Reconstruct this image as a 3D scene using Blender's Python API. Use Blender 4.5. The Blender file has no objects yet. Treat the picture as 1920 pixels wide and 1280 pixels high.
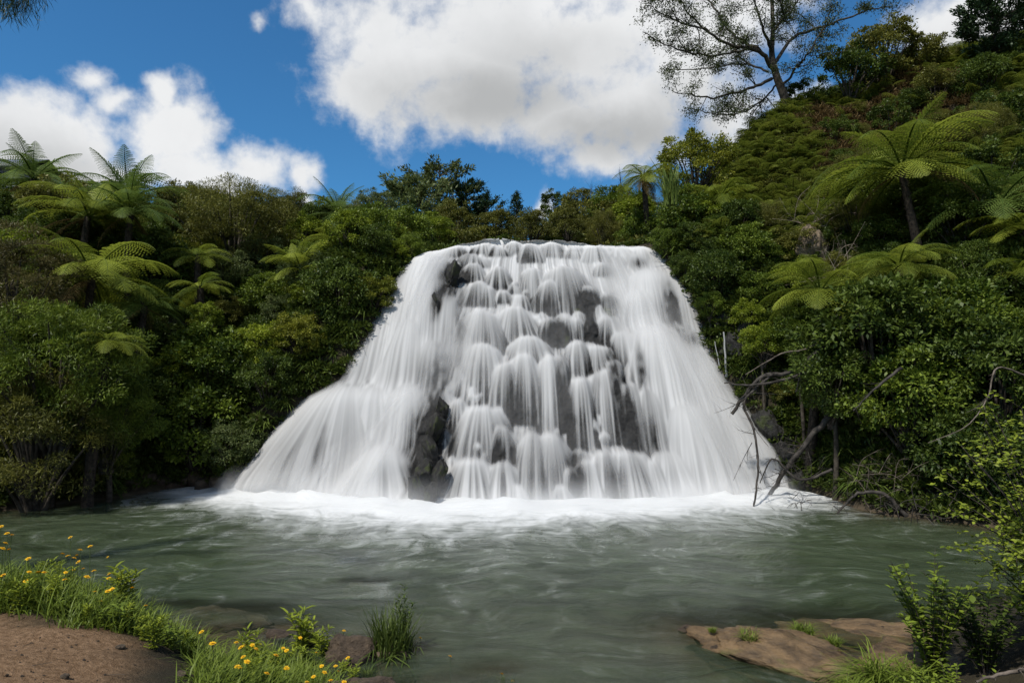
import bpy, bmesh, math, random
import numpy as np
from mathutils import Vector, Matrix

sc = bpy.context.scene
COL = sc.collection

# ------------------------------------------------------------------ camera
CAM = np.array([0.0, 0.0, 3.0])
PITCH = math.radians(3.58)
FPX = 1280.0                      # focal length in photograph pixels (24 mm lens)
cam_d = bpy.data.cameras.new('camera')
cam_d.lens = 24.0
cam_d.sensor_width = 36.0
cam_d.clip_start = 0.05
cam_d.clip_end = 6000.0
cam = bpy.data.objects.new('camera', cam_d)
COL.objects.link(cam)
cam.location = CAM
cam.rotation_euler = (math.radians(90) + PITCH, 0, 0)
sc.camera = cam


def ray(px, py):
    cx = (px - 960.0) / FPX
    cy = (640.0 - py) / FPX
    return np.array([cx, math.cos(PITCH) - cy * math.sin(PITCH), math.sin(PITCH) + cy * math.cos(PITCH)])


def at(px, py, Y):
    d = ray(px, py)
    return CAM + d * (Y / d[1])


# ------------------------------------------------------------------ exposure
sc.view_settings.view_transform = 'Standard'
sc.view_settings.look = 'None'
sc.view_settings.exposure = 0.0
sc.view_settings.gamma = 1.0
sc.view_settings.use_curve_mapping = False
sc.render.engine = 'CYCLES'
sc.cycles.max_bounces = 6
sc.cycles.diffuse_bounces = 3
sc.cycles.glossy_bounces = 3
sc.cycles.transmission_bounces = 4
sc.cycles.transparent_max_bounces = 24
sc.cycles.volume_bounces = 3
sc.cycles.use_denoising = True
sc.cycles.caustics_reflective = False
sc.cycles.caustics_refractive = False

# ------------------------------------------------------------------ sun
SUN_DIR = Vector((-0.36, -0.42, 0.83)).normalized()      # towards the sun
sun_d = bpy.data.lights.new('sun', 'SUN')
sun_d.energy = 5.0
sun_d.angle = math.radians(2.5)
sun_d.color = (1.0, 0.955, 0.88)
sun = bpy.data.objects.new('sun', sun_d)
COL.objects.link(sun)
sun.location = (-20, -20, 60)
sun.rotation_euler = SUN_DIR.to_track_quat('Z', 'Y').to_euler()

# ------------------------------------------------------------------ world: sky and clouds
world = bpy.data.worlds.new('World')
sc.world = world
world.use_nodes = True
world.cycles.sampling_method = "MANUAL"
world.cycles.sample_map_resolution = 512
WT = world.node_tree
WT.nodes.clear()


class NT:
    """small helper for building node trees"""
    def __init__(self, tree):
        self.t = tree

    def n(self, kind, **kw):
        nd = self.t.nodes.new(kind)
        for k, v in kw.items():
            setattr(nd, k, v)
        return nd

    def link(self, a, b):
        self.t.links.new(a, b)

    def put(self, sock, v):
        if hasattr(v, 'is_linked') or hasattr(v, 'links'):
            self.t.links.new(v, sock)
        else:
            sock.default_value = v

    def math(self, op, a, b=None, c=None, clamp=False):
        nd = self.n('ShaderNodeMath', operation=op)
        nd.use_clamp = clamp
        self.put(nd.inputs[0], a)
        if b is not None:
            self.put(nd.inputs[1], b)
        if c is not None:
            self.put(nd.inputs[2], c)
        return nd.outputs[0]

    def vmath(self, op, a, b=None):
        nd = self.n('ShaderNodeVectorMath', operation=op)
        self.put(nd.inputs[0], a)
        if b is not None:
            self.put(nd.inputs[1], b)
        return nd.outputs['Value'] if op in ('LENGTH', 'DOT_PRODUCT', 'DISTANCE') else nd.outputs[0]

    def noise(self, vec, scale, detail=4, rough=0.55, dist=0.0, kind='Fac'):
        nd = self.n('ShaderNodeTexNoise')
        if vec is not None:
            self.link(vec, nd.inputs['Vector'])
        nd.inputs['Scale'].default_value = scale
        nd.inputs['Detail'].default_value = detail
        nd.inputs['Roughness'].default_value = rough
        nd.inputs['Distortion'].default_value = dist
        return nd.outputs[kind]

    def mapr(self, v, a, b, c=0.0, d=1.0, smooth=True):
        nd = self.n('ShaderNodeMapRange')
        nd.interpolation_type = 'SMOOTHSTEP' if smooth else 'LINEAR'
        self.put(nd.inputs[0], v)
        for i, x in enumerate((a, b, c, d)):
            nd.inputs[i + 1].default_value = x
        return nd.outputs[0]

    def mix(self, f, a, b):
        nd = self.n('ShaderNodeMix', data_type='RGBA')
        self.put(nd.inputs[0], f)
        self.put(nd.inputs[6], a)
        self.put(nd.inputs[7], b)
        return nd.outputs[2]


W = NT(WT)
geo = W.n('ShaderNodeTexCoord')
D = geo.outputs['Generated']
sky = W.n('ShaderNodeTexSky', sky_type='NISHITA')
sky.sun_disc = False
sky.sun_elevation = math.asin(SUN_DIR.z)
sky.sun_rotation = math.atan2(SUN_DIR.x, SUN_DIR.y)
sky.altitude = 300.0
sky.air_density = 1.0
sky.dust_density = 0.25
sky.ozone_density = 3.2

# clouds: each puff is a place in the sky (a direction) with an angular size
PUFFS = [  # px, py, half width, half height, weight
    (735, 60, 75, 100, 1), (790, 110, 190, 140, 1), (930, 60, 240, 170, 1), (1100, 120, 230, 150, 1),
    (695, 165, 95, 85, 1), (860, 190, 170, 85, 1), (1030, 230, 150, 70, 1), (1180, 200, 170, 110, 1),
    (1120, 290, 75, 40, .9), (1280, 100, 170, 170, 1), (1380, 220, 90, 60, .8), (1330, 20, 200, 110, 1),
    (880, -90, 240, 140, 1), (1150, -90, 330, 150, 1),
    (50, 235, 130, 85, 1), (110, 275, 120, 80, 1), (0, 290, 140, 120, 1), (-160, 250, 200, 120, 1), (170, 320, 90, 40, .9),
    (325, 240, 85, 75, 1), (295, 178, 32, 42, .95), (340, 310, 95, 60, .95), (490, 320, 85, 52, 1), (575, 320, 48, 42, .85),
    (165, 150, 50, 34, .75), (212, 185, 46, 32, .78), (585, 12, 60, 40, .66), (410, 340, 80, 44, .9),
    (1010, 380, 26, 30, .85), (585, 365, 16, 26, .7), (1790, 50, 130, 60, 1), (1900, 20, 160, 100, 1), (1700, 60, 50, 28, .7),
    (1500, 215, 80, 50, .8), (1440, 260, 110, 60, .9), (2050, 60, 180, 120, 1), (490, 45, 18, 22, .45),
]
warp = W.noise(D, 6.0, 5, 0.6, kind='Color')
warp = W.vmath('SUBTRACT', warp, (0.5, 0.5, 0.5))
sc_w = W.n('ShaderNodeVectorMath', operation='SCALE')
W.link(warp, sc_w.inputs[0])
sc_w.inputs['Scale'].default_value = 0.06
DW = W.vmath('ADD', D, sc_w.outputs[0])
field = None
for (px, py, hw, hh, wt) in PUFFS:
    r = ray(px, py)
    ln = np.linalg.norm(r)
    c = r / ln
    ang = 1.0 / (FPX * ln)
    sx, sz = 1.12 / (hw * ang), 1.12 / (hh * ang)
    v = W.vmath('SUBTRACT', DW, tuple(c))
    v = W.vmath('MULTIPLY', v, (sx, (sx + sz) / 2, sz))
    dd = W.vmath('LENGTH', v)
    f = W.math('MULTIPLY_ADD', dd, -wt, wt * 1.35)
    if field is None:
        field = f
    else:
        nd = W.n('ShaderNodeMath', operation='SMOOTH_MAX')
        W.link(field, nd.inputs[0]); W.link(f, nd.inputs[1]); nd.inputs[2].default_value = 0.25
        field = nd.outputs[0]
# scattered clouds in the rest of the sky, same kind of weather
sep = W.n('ShaderNodeSeparateXYZ'); W.link(D, sep.inputs[0])
rest = W.noise(DW, 2.6, 3, 0.5)
rest = W.mapr(rest, 0.39, 0.65, -0.6, 1.1)
away = W.mapr(sep.outputs[1], 0.72, 0.45, 0.0, 1.0)
high = W.mapr(sep.outputs[2], 0.62, 0.75, 0.0, 1.0)
away = W.math('MAXIMUM', away, high)
rest = W.math('MULTIPLY_ADD', away, 2.0, W.math('ADD', rest, -2.0))
field = W.math('MAXIMUM', field, rest)
n1 = W.noise(DW, 14.0, 8, 0.58, 0.1)
n2 = W.noise(D, 45.0, 6, 0.6)
fn = W.math('MULTIPLY_ADD', n1, 1.8, W.math('ADD', field, -0.90))
fn = W.math('MULTIPLY_ADD', n2, 0.7, W.math('ADD', fn, -0.35))
cover = W.mapr(fn, 0.02, 0.95)
# shade of the cloud mass, painted in as grey patches placed by direction
gb = None
for (px, py, hw, hh, wt) in [(900, 190, 260, 75, 1.0), (1150, 250, 240, 60, 1.0), (1010, 120, 200, 70, .6), (60, 300, 150, 60, .7), (1290, 230, 120, 90, .8), (1850, 80, 160, 50, .5)]:
    r = ray(px, py); ln = np.linalg.norm(r); c = r / ln; ang = 1.0 / (FPX * ln)
    v = W.vmath('MULTIPLY', W.vmath('SUBTRACT', DW, tuple(c)), (1 / (hw * ang), 1 / (hw * ang), 1 / (hh * ang)))
    f = W.math('MULTIPLY', W.mapr(W.vmath('LENGTH', v), 1.35, 0.15), wt)
    gb = f if gb is None else W.math('MAXIMUM', gb, f)
n3 = W.noise(DW, 7.0, 5, 0.55)
grey = W.math('MULTIPLY', gb, W.mapr(n3, 0.25, 0.60, 0.55, 1.0))
n4 = W.mapr(W.noise(DW, 9.0, 6, 0.6), 0.35, 0.7)
thin = W.mapr(fn, 0.3, 1.2)
ccol = W.mix(W.math('MULTIPLY', n4, 0.35), (8.6, 8.7, 8.8, 1), (6.6, 6.75, 6.95, 1))
ccol = W.mix(W.math('MULTIPLY', grey, 0.92), ccol, (4.35, 4.45, 4.5, 1))
skymul = W.n('ShaderNodeMix', data_type='RGBA'); skymul.blend_type = 'MULTIPLY'
skymul.inputs[0].default_value = 1.0
W.link(sky.outputs[0], skymul.inputs[6]); skymul.inputs[7].default_value = (0.42, 0.95, 1.22, 1)
final = W.mix(cover, skymul.outputs[2], ccol)
bg = W.n('ShaderNodeBackground')
bg.inputs['Strength'].default_value = 0.10
W.link(final, bg.inputs['Color'])
wo = W.n('ShaderNodeOutputWorld')
W.link(bg.outputs[0], wo.inputs['Surface'])
# ------------------------------------------------------------------ helpers
rng = np.random.default_rng(7)
random.seed(7)


def tag(o, label=None, cat=None, group=None, kind=None):
    if label: o['label'] = label
    if cat: o['category'] = cat
    if group: o['group'] = group
    if kind: o['kind'] = kind
    return o


def empty(name, loc=(0, 0, 0), rz=0.0, s=1.0):
    o = bpy.data.objects.new(name, None)
    o.empty_display_size = 0.2
    COL.objects.link(o)
    o.location = loc
    o.rotation_euler = (0, 0, rz)
    o.scale = (s, s, s) if not hasattr(s, '__len__') else s
    return o


def mesh_np(name, V, F, mat=None, attrs=None, smooth=False):
    """V (n,3); F (m,k) all faces with k corners; attrs: name -> (n,) per-vertex floats"""
    V = np.asarray(V, dtype=np.float32); F = np.asarray(F, dtype=np.int32)
    me = bpy.data.meshes.new(name)
    n, (m, k) = len(V), F.shape
    me.vertices.add(n); me.vertices.foreach_set('co', V.ravel())
    me.loops.add(m * k); me.loops.foreach_set('vertex_index', F.ravel())
    me.polygons.add(m)
    me.polygons.foreach_set('loop_start', np.arange(0, m * k, k, dtype=np.int32))
    me.update(calc_edges=True)
    if smooth:
        me.polygons.foreach_set('use_smooth', np.ones(m, dtype=bool))
    if attrs:
        for an, av in attrs.items():
            av = np.asarray(av, dtype=np.float32)
            a = me.attributes.new(an, 'FLOAT', 'POINT')
            a.data.foreach_set('value', av)
    if mat is not None:
        me.materials.append(mat)
    me.validate()
    return me


def obj(name, me, parent=None, loc=None):
    o = bpy.data.objects.new(name, me)
    COL.objects.link(o)
    if parent is not None: o.parent = parent
    if loc is not None: o.location = loc
    return o


class MB:
    """collects quads / triangles (stored as quads with a repeated corner avoided) and tubes"""
    def __init__(s):
        s.V = []; s.F = []; s.A = []; s.n = 0

    def add(s, V, F, tint=0.5):
        V = np.asarray(V, dtype=float); F = np.asarray(F, dtype=int)
        s.V.append(V); s.F.append(F + s.n); s.n += len(V)
        t = np.full(len(V), tint) if np.isscalar(tint) else np.asarray(tint)
        s.A.append(t)

    def tube(s, P, R, k=5, tint=0.5, cap=True):
        P = np.asarray(P, dtype=float); R = np.asarray(R, dtype=float)
        n = len(P)
        T = np.gradient(P, axis=0)
        T /= (np.linalg.norm(T, axis=1, keepdims=True) + 1e-9)
        ref = np.array([0.31, 0.87, 0.37])
        a = np.cross(T, ref); a /= (np.linalg.norm(a, axis=1, keepdims=True) + 1e-9)
        b = np.cross(T, a)
        th = np.linspace(0, 2 * np.pi, k, endpoint=False)
        V = P[:, None, :] + R[:, None, None] * (np.cos(th)[None, :, None] * a[:, None, :] + np.sin(th)[None, :, None] * b[:, None, :])
        V = V.reshape(-1, 3)
        i = np.arange(n - 1)[:, None] * k; j = np.arange(k)[None, :]
        F = np.stack([i + j, i + (j + 1) % k, i + k + (j + 1) % k, i + k + j], -1).reshape(-1, 4)
        s.add(V, F, tint)

    def mesh(s, name, mat, smooth=True):
        V = np.concatenate(s.V); F = np.concatenate(s.F)
        return mesh_np(name, V, F, mat, {'tint': np.concatenate(s.A)}, smooth)

    def build(s, name, mat, parent=None, smooth=True, loc=None):
        return obj(name, s.mesh(name, mat, smooth), parent, loc)


def vnoise(x, y, seed):
    """2-D value noise in [0,1]"""
    r = np.random.default_rng(seed).random((256, 256))
    xi = np.floor(x).astype(int); yi = np.floor(y).astype(int)
    fx = x - xi; fy = y - yi
    fx = fx * fx * (3 - 2 * fx); fy = fy * fy * (3 - 2 * fy)
    g = lambda a, b: r[a & 255, b & 255]
    return (g(xi, yi) * (1 - fx) + g(xi + 1, yi) * fx) * (1 - fy) + (g(xi, yi + 1) * (1 - fx) + g(xi + 1, yi + 1) * fx) * fy


def fbm(x, y, seed, oct=4, gain=0.5):
    t = 0; a = 1; s = 0
    for i in range(oct):
        t = t + a * vnoise(x * 2 ** i + 17.3 * i, y * 2 ** i + 5.1 * i, seed + i); s += a; a *= gain
    return t / s


def blur(A, sx, sz):
    def k1(s):
        r = max(1, int(3 * s)); k = np.exp(-0.5 * (np.arange(-r, r + 1) / s) ** 2); return k / k.sum()
    def conv(M, k):
        r = len(k) // 2
        P = np.pad(M, ((0, 0), (r, r)), mode='edge')
        out = np.zeros_like(M)
        for i, w in enumerate(k): out += w * P[:, i:i + M.shape[1]]
        return out
    if sx > 0: A = conv(A, k1(sx))
    if sz > 0: A = conv(A.T, k1(sz)).T
    return A


# ------------------------------------------------------------------ materials
def new_mat(name):
    m = bpy.data.materials.new(name)
    m.use_nodes = True
    m.node_tree.nodes.clear()
    T = NT(m.node_tree)
    out = T.n('ShaderNodeOutputMaterial')
    return m, T, out


def principled(T, out, col, rough=0.6, spec=0.4, normal=None):
    p = T.n('ShaderNodeBsdfPrincipled')
    T.put(p.inputs['Base Color'], col)
    T.put(p.inputs['Roughness'], rough)
    p.inputs['Specular IOR Level'].default_value = spec
    if normal is not None: T.link(normal, p.inputs['Normal'])
    if out is not None: T.link(p.outputs[0], out.inputs['Surface'])
    return p


def bump(T, h, strength=0.5, dist=0.05):
    b = T.n('ShaderNodeBump'); b.inputs['Strength'].default_value = strength; b.inputs['Distance'].default_value = dist
    T.link(h, b.inputs['Height']); return b.outputs[0]


def attr(T, name):
    a = T.n('ShaderNodeAttribute'); a.attribute_name = name; return a.outputs['Fac']


def leaf_mat(name, dark, light, trans=0.3, rough=0.5, spec=0.25, var=0.25):
    m, T, out = new_mat(name)
    t = attr(T, 'tint')
    oi = T.n('ShaderNodeObjectInfo').outputs['Random']
    f = T.math('ADD', t, T.math('MULTIPLY_ADD', oi, var, -var / 2), clamp=True)
    c = T.mix(f, (*dark, 1), (*light, 1))
    p = principled(T, None, c, rough, spec)
    tr = T.n('ShaderNodeBsdfTranslucent'); T.link(c, tr.inputs['Color'])
    mx = T.n('ShaderNodeMixShader'); mx.inputs[0].default_value = trans
    T.link(p.outputs[0], mx.inputs[1]); T.link(tr.outputs[0], mx.inputs[2]); T.link(mx.outputs[0], out.inputs['Surface'])
    return m


def bark_mat(name, a, b, scale=8.0, rough=0.85):
    m, T, out = new_mat(name)
    tc = T.n('ShaderNodeTexCoord').outputs['Object']
    n = T.noise(tc, scale, 6, 0.65)
    c = T.mix(T.mapr(n, 0.35, 0.65), (*a, 1), (*b, 1))
    principled(T, out, c, rough, 0.25, bump(T, n, 0.6, 0.03))
    return m


M = {}
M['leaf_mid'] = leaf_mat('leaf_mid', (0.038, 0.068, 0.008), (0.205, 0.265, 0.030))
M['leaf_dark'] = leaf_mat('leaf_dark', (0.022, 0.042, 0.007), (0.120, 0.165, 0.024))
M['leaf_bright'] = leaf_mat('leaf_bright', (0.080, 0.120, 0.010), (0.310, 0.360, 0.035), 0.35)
M['leaf_olive'] = leaf_mat('leaf_olive', (0.050, 0.058, 0.011), (0.215, 0.210, 0.038))
M['leaf_brown'] = leaf_mat('leaf_brown', (0.055, 0.052, 0.016), (0.175, 0.150, 0.050))
M['leaf_yellow'] = leaf_mat('leaf_yellow', (0.085, 0.110, 0.012), (0.280, 0.280, 0.035), 0.35)
M['leaf_pine'] = leaf_mat('leaf_pine', (0.010, 0.026, 0.010), (0.042, 0.075, 0.022), 0.15)
M['leaf_pine_olive'] = leaf_mat('leaf_pine_olive', (0.030, 0.045, 0.010), (0.110, 0.130, 0.030), 0.15)  # olive pine foliage, yellower and paler than the dark pines
M['leaf_pale'] = leaf_mat('leaf_pale', (0.055, 0.085, 0.024), (0.190, 0.220, 0.075), 0.3)
M['fern'] = leaf_mat('fern', (0.070, 0.105, 0.010), (0.310, 0.350, 0.045), 0.4, 0.5, 0.2, 0.7)
M['fern_deep'] = leaf_mat('fern_deep', (0.055, 0.095, 0.016), (0.180, 0.245, 0.050), 0.4, 0.5, 0.2, 0.4)
M['fern_dead'] = leaf_mat('fern_dead', (0.075, 0.052, 0.018), (0.250, 0.180, 0.070), 0.3, 0.7, 0.15)
M['cover'] = leaf_mat('ground_cover_leaf', (0.026, 0.046, 0.008), (0.120, 0.155, 0.022))
M['bracken'] = leaf_mat('bracken_leaf', (0.055, 0.085, 0.010), (0.215, 0.240, 0.036), 0.35, 0.6, 0.2, 0.7)
M['bracken_brown'] = leaf_mat('bracken_brown', (0.070, 0.045, 0.018), (0.170, 0.115, 0.045), 0.25, 0.7, 0.15)
M['grass'] = leaf_mat('grass', (0.070, 0.110, 0.012), (0.220, 0.280, 0.040), 0.4)
M['grass_dark'] = leaf_mat('grass_dark', (0.035, 0.060, 0.012), (0.130, 0.175, 0.035), 0.35)
M['strap'] = leaf_mat('strap_leaf', (0.045, 0.080, 0.012), (0.165, 0.215, 0.045), 0.3)
M['bark'] = bark_mat('bark', (0.020, 0.016, 0.012), (0.070, 0.058, 0.044))
M['bark_fern'] = bark_mat('fern_trunk', (0.012, 0.009, 0.007), (0.045, 0.034, 0.024), 14)
M['dead_wood'] = bark_mat('dead_wood', (0.014, 0.012, 0.010), (0.060, 0.052, 0.045), 6)
M['dead_twig'] = bark_mat('dead_twig', (0.045, 0.036, 0.027), (0.150, 0.122, 0.098), 6)
M['dead_pale'] = bark_mat('dead_pale', (0.12, 0.095, 0.07), (0.33, 0.27, 0.21), 6)
M['stem'] = leaf_mat('green_stem', (0.035, 0.060, 0.014), (0.090, 0.120, 0.030), 0.1)
m, T, out = new_mat('petal_yellow')
principled(T, out, T.mix(attr(T, 'tint'), (0.55, 0.27, 0.008, 1), (0.80, 0.50, 0.015, 1)), 0.6, 0.2)
M['petal'] = m


def rock_mat(name, a, b, rough_lo=0.45, rough_hi=0.8, scale=2.2, moss=0.0, mosscol=(0.030, 0.038, 0.008), bumpd=0.08):
    m, T, out = new_mat(name)
    tc = T.n('ShaderNodeTexCoord').outputs['Object']
    n = T.noise(tc, scale, 8, 0.65)
    nb = T.noise(tc, scale * 5, 6, 0.7)
    c = T.mix(T.mapr(n, 0.3, 0.7), (*a, 1), (*b, 1))
    if moss > 0:
        mn = T.noise(tc, 1.4, 5, 0.6, 0.4)
        c = T.mix(T.mapr(mn, 0.66 - moss * 0.3, 0.80 - moss * 0.3), c, (*mosscol, 1))
    r = T.mapr(nb, 0.3, 0.7, rough_lo, rough_hi)
    h = T.math('ADD', n, T.math('MULTIPLY', nb, 0.4))
    principled(T, out, c, r, 0.35, bump(T, h, 1.0, bumpd))
    return m


M['wet_rock'] = rock_mat('wet_rock', (0.006, 0.006, 0.0055), (0.026, 0.024, 0.021), moss=0.5)
M['cliff'] = rock_mat('wet_cliff', (0.003, 0.003, 0.003), (0.014, 0.0135, 0.013), 0.6, 0.9, moss=0.1)
M['boulder'] = rock_mat('tan_boulder', (0.07, 0.052, 0.036), (0.20, 0.150, 0.100), 0.7, 0.95, 1.6)
M['slab'] = rock_mat('river_slab', (0.040, 0.026, 0.013), (0.175, 0.112, 0.054), 0.3, 0.75, 3.2, 0.42, (0.10, 0.105, 0.025), 0.05)
M['river_stone'] = rock_mat('river_stone', (0.040, 0.028, 0.018), (0.115, 0.082, 0.054), 0.4, 0.8, 2.5)


# ------------------------------------------------------------------ the shape of the fall
ZL = 8.15            # height of the lip above the pool
YLIP = 24.2


def yb(x):           # where the foot of the fall stands
    x = np.asarray(x, dtype=float)
    return 16.85 + np.where(x < -1, 0.052 * (x + 1) ** 2, 0.026 * (x + 1) ** 2) * np.where(np.abs(x + 1) > 0, 1, 1)


def g(x, z):
    b = yb(x)
    return b + (YLIP - b) * np.clip(np.asarray(z) / ZL, -0.1, 1.05)


def fall_hit(px, py, off=0.0):
    d = ray(px, py)
    lo, hi = 10.0, 40.0
    for _ in range(50):
        mid = (lo + hi) / 2
        p = CAM + d * (mid / d[1])
        if p[1] - (g(p[0], p[2]) + off) > 0: hi = mid
        else: lo = mid
    return CAM + d * (lo / d[1])


LEFT_EDGE = [(786, 468), (764, 484), (738, 526), (708, 584), (676, 636), (650, 684), (634, 712), (604, 728), (566, 746), (522, 784), (482, 832), (448, 880), (420, 920)]
RIGHT_EDGE = [(1234, 460), (1262, 486), (1290, 526), (1312, 568), (1328, 610), (1346, 656), (1366, 700), (1396, 742), (1430, 786), (1462, 836), (1486, 886), (1508, 936)]
LE = np.array([fall_hit(*p) for p in LEFT_EDGE]); RE = np.array([fall_hit(*p) for p in RIGHT_EDGE])


def xL(z): return np.interp(z, LE[::-1, 2], LE[::-1, 0])
def xR(z): return np.interp(z, RE[::-1, 2], RE[::-1, 0])


# ------------------------------------------------------------------ terrain
CP = [
    # pool floor
    (0, 15, -1.0), (-6, 15, -1.0), (6, 14, -1.0), (-8, 12, -.9), (3, 11.5, -.8), (8, 12.3, -.8), (-3.5, 11.5, -.7), (10, 11, -.7),
    (-11, 13.5, -.7), (-13, 10.5, -.6), (0, 8.6, -.34), (-1.6, 8.8, -.22), (2, 9.6, -.30), (1.5, 6, -.40), (.6, 4, -.4), (-3.2, 9.2, -.25), (0, 7, -.3), (1.2, 2, -.3),
    (-5, 10, -.5), (5, 10, -.5), (-1, 13, -.9), (3, 8, -.25), (0, 17.5, -.9), (-5, 17.5, -.8), (5, 17, -.8), (7, 16, -.6), (-9, 17.5, -.5), (-11, 16, -.3),
    # near bank, left, with the dirt path
    (-3, 4.7, 1.0), (-5, 5, 1.05), (-2.4, 4.0, .9), (-4.4, 5.9, .98), (-3.1, 5.6, .90), (-2.3, 5.2, .62), (-1.8, 4.9, .4), (-4.5, 7.1, .88), (-3.6, 6.6, .75), (-5.6, 7.3, .98), (-4.6, 7.9, .50), (-3.4, 7.3, .25), (-5.9, 8.4, .35), (-2.7, 6.3, .45), (-4.6, 8.8, -.12),
    (-2.3, 7.1, .0), (-1.3, 6.2, .02), (-1.0, 5, -.05), (-6.5, 7.3, 1.0), (-7.5, 8.5, .5), (-7.5, 9.6, -.15), (-9.5, 8.6, .3), (-9, 5, 1.2), (-4, 1, 1.2), (-1.2, 1, .9), (-13, 6, 1.0), (-20, 8, 2),
    # near bank, right
    (4.6, 6.4, .35), (5.6, 7, .7), (5, 5, .9), (7, 7, 1.0), (3.7, 5.8, .0), (6.3, 8.9, .2), (5.0, 8.6, -.08), (8, 9, .4), (9, 10.2, -.1), (3, 3, .1), (5, 1, 1.2), (11, 7, 1.2), (11, 10, -.2), (15, 8, 1.2),
    # left bank
    (-15, 13.6, 0), (-13.1, 15.4, 0.02), (-11.7, 17.2, 0.05), (-10.2, 19.0, .08), (-9.0, 20.0, .1),
    (-9.8, 21.8, 2.6), (-12.0, 20.0, 3.0), (-15, 18, 3.4), (-18, 15.5, 3.6), (-8.6, 23.6, 5.0),
    (-10.4, 24.6, 6.8), (-13, 23.6, 7.2), (-17, 22, 7.6), (-22, 20, 8.0), (-8, 28, 8.7), (-12, 30, 9.6), (-20, 30, 10.2), (-30, 30, 11), (-10, 45, 11), (-30, 50, 12), (-40, 20, 10), (-45, 40, 12),
    # stream above the fall and the country behind
    (0, 26.5, 7.9), (2, 30, 8.0), (-3, 28, 8.2), (5, 27, 8.1), (0, 36, 8.9), (-5, 36, 9.6), (6, 36, 9.8), (2, 45, 10), (0, 60, 11), (15, 80, 13), (-15, 80, 13), (0, 120, 14), (-50, 110, 14), (50, 110, 20),
    # right hill
    (8.4, 16.5, .03), (9.2, 15.4, .02), (10.3, 14.5, .02), (12.2, 12.6, .05), (14, 10, .2),
    (9.6, 17.7, 2.0), (10.2, 19.2, 4.0), (12, 17.2, 3.3), (14, 15.6, 3.4), (17, 13, 3), (11, 21.2, 6.2), (14, 20, 7.2), (18, 18, 7.6), (24, 16, 8), (12, 27, 10.4), (16, 25, 12),
    (22, 22, 11), (30, 20, 13), (8.6, 29, 9.2), (9.5, 33, 12.0), (20, 45, 18), (14, 45, 14), (38, 40, 22), (9, 45, 12), (60, 50, 26), (45, 10, 12),
]
for (px, py, Y) in [(1480, 214, 33), (1395, 285, 31.5), (1600, 190, 33), (1740, 130, 33), (1900, 95, 32), (1700, 330, 27), (1900, 330, 26)]:
    CP.append(tuple(at(px, py, Y)))
for p in LE[1:-1]: CP.append((p[0] - .25, p[1] + .05, p[2])); CP.append((p[0] + .9, p[1] + .35, max(-.6, p[2] - .9)))
for p in RE[1:-1]: CP.append((p[0] + .25, p[1] + .05, p[2])); CP.append((p[0] - .9, p[1] + .35, max(-.6, p[2] - .9)))
for x in (-4, -1, 2, 4.5):
    CP.append((x, YLIP + .3, ZL - .6)); CP.append((x, float(g(x, 5)) + 1.0, 4.2)); CP.append((x, float(g(x, 2.5)) + 1.0, 1.7)); CP.append((x, 18.2, -.7))
CP = np.array(CP, dtype=float)


def tps_fit(P, lam=0.03):
    n = len(P); X = P[:, :2]
    r2 = ((X[:, None] - X[None]) ** 2).sum(-1)
    K = np.where(r2 > 0, 0.5 * r2 * np.log(np.maximum(r2, 1e-12)), 0) + lam * n * np.eye(n) * 0.02
    A = np.zeros((n + 3, n + 3)); Q = np.c_[np.ones(n), X]
    A[:n, :n] = K; A[:n, n:] = Q; A[n:, :n] = Q.T
    return np.linalg.solve(A, np.r_[P[:, 2], 0, 0, 0])


TW = tps_fit(CP)


def tps(x, y):
    x = np.asarray(x, float); y = np.asarray(y, float)
    o = TW[-3] + TW[-2] * x + TW[-1] * y
    for i in range(len(CP)):
        r2 = (x - CP[i, 0]) ** 2 + (y - CP[i, 1]) ** 2
        o = o + TW[i] * 0.5 * r2 * np.log(np.maximum(r2, 1e-12))
    return o


# a fine grid where the photograph looks, coarser strips beyond it
GX = np.concatenate([np.linspace(-300, -42, 18)[:-1], np.linspace(-42, 42, 337), np.linspace(42, 300, 18)[1:]])
GY = np.concatenate([np.linspace(-60, 0, 14)[:-1], np.linspace(0, 48, 241), np.linspace(48, 130, 42)[1:], np.linspace(130, 700, 18)[1:]])
XX, YY = np.meshgrid(GX, GY)
inside = np.clip(1 - np.maximum(np.abs(XX) - 42, 0) / 30, 0, 1) * np.clip(1 - np.maximum(YY - 110, 0) / 60, 0, 1) * np.clip(1 - np.maximum(-YY, 0) / 10, 0, 1)
TZ = tps(np.clip(XX, -46, 46), np.clip(YY, -1, 115))
TZ = np.clip(TZ, -1.4, 34)
TZ = TZ * inside + (1 - inside) * np.where(YY < 5, 1.5, 12)
wet = np.clip((TZ - 0.25) / 1.5, 0, 1)
TZ += wet * ((fbm(XX * .7, YY * .7, 3) - .5) * 0.9) + (fbm(XX * 3, YY * 3, 9, 3) - .5) * 0.10


# behind the fall the ground stays behind the falling water
ZS = ZL * (YY - yb(XX)) / (YLIP - yb(XX))
ZSc = np.clip(ZS, 0, ZL)
EIN = np.minimum(XX - xL(ZSc), xR(ZSc) - XX)
LIM = np.where(ZS < 0, -.6, ZS - .15 - .75 * np.clip(EIN / .6, 0, 1))
TZ = np.where((EIN > 0) & (YY > yb(XX) - 2.0) & (YY < YLIP + .4), np.minimum(TZ, LIM), TZ)


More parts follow.
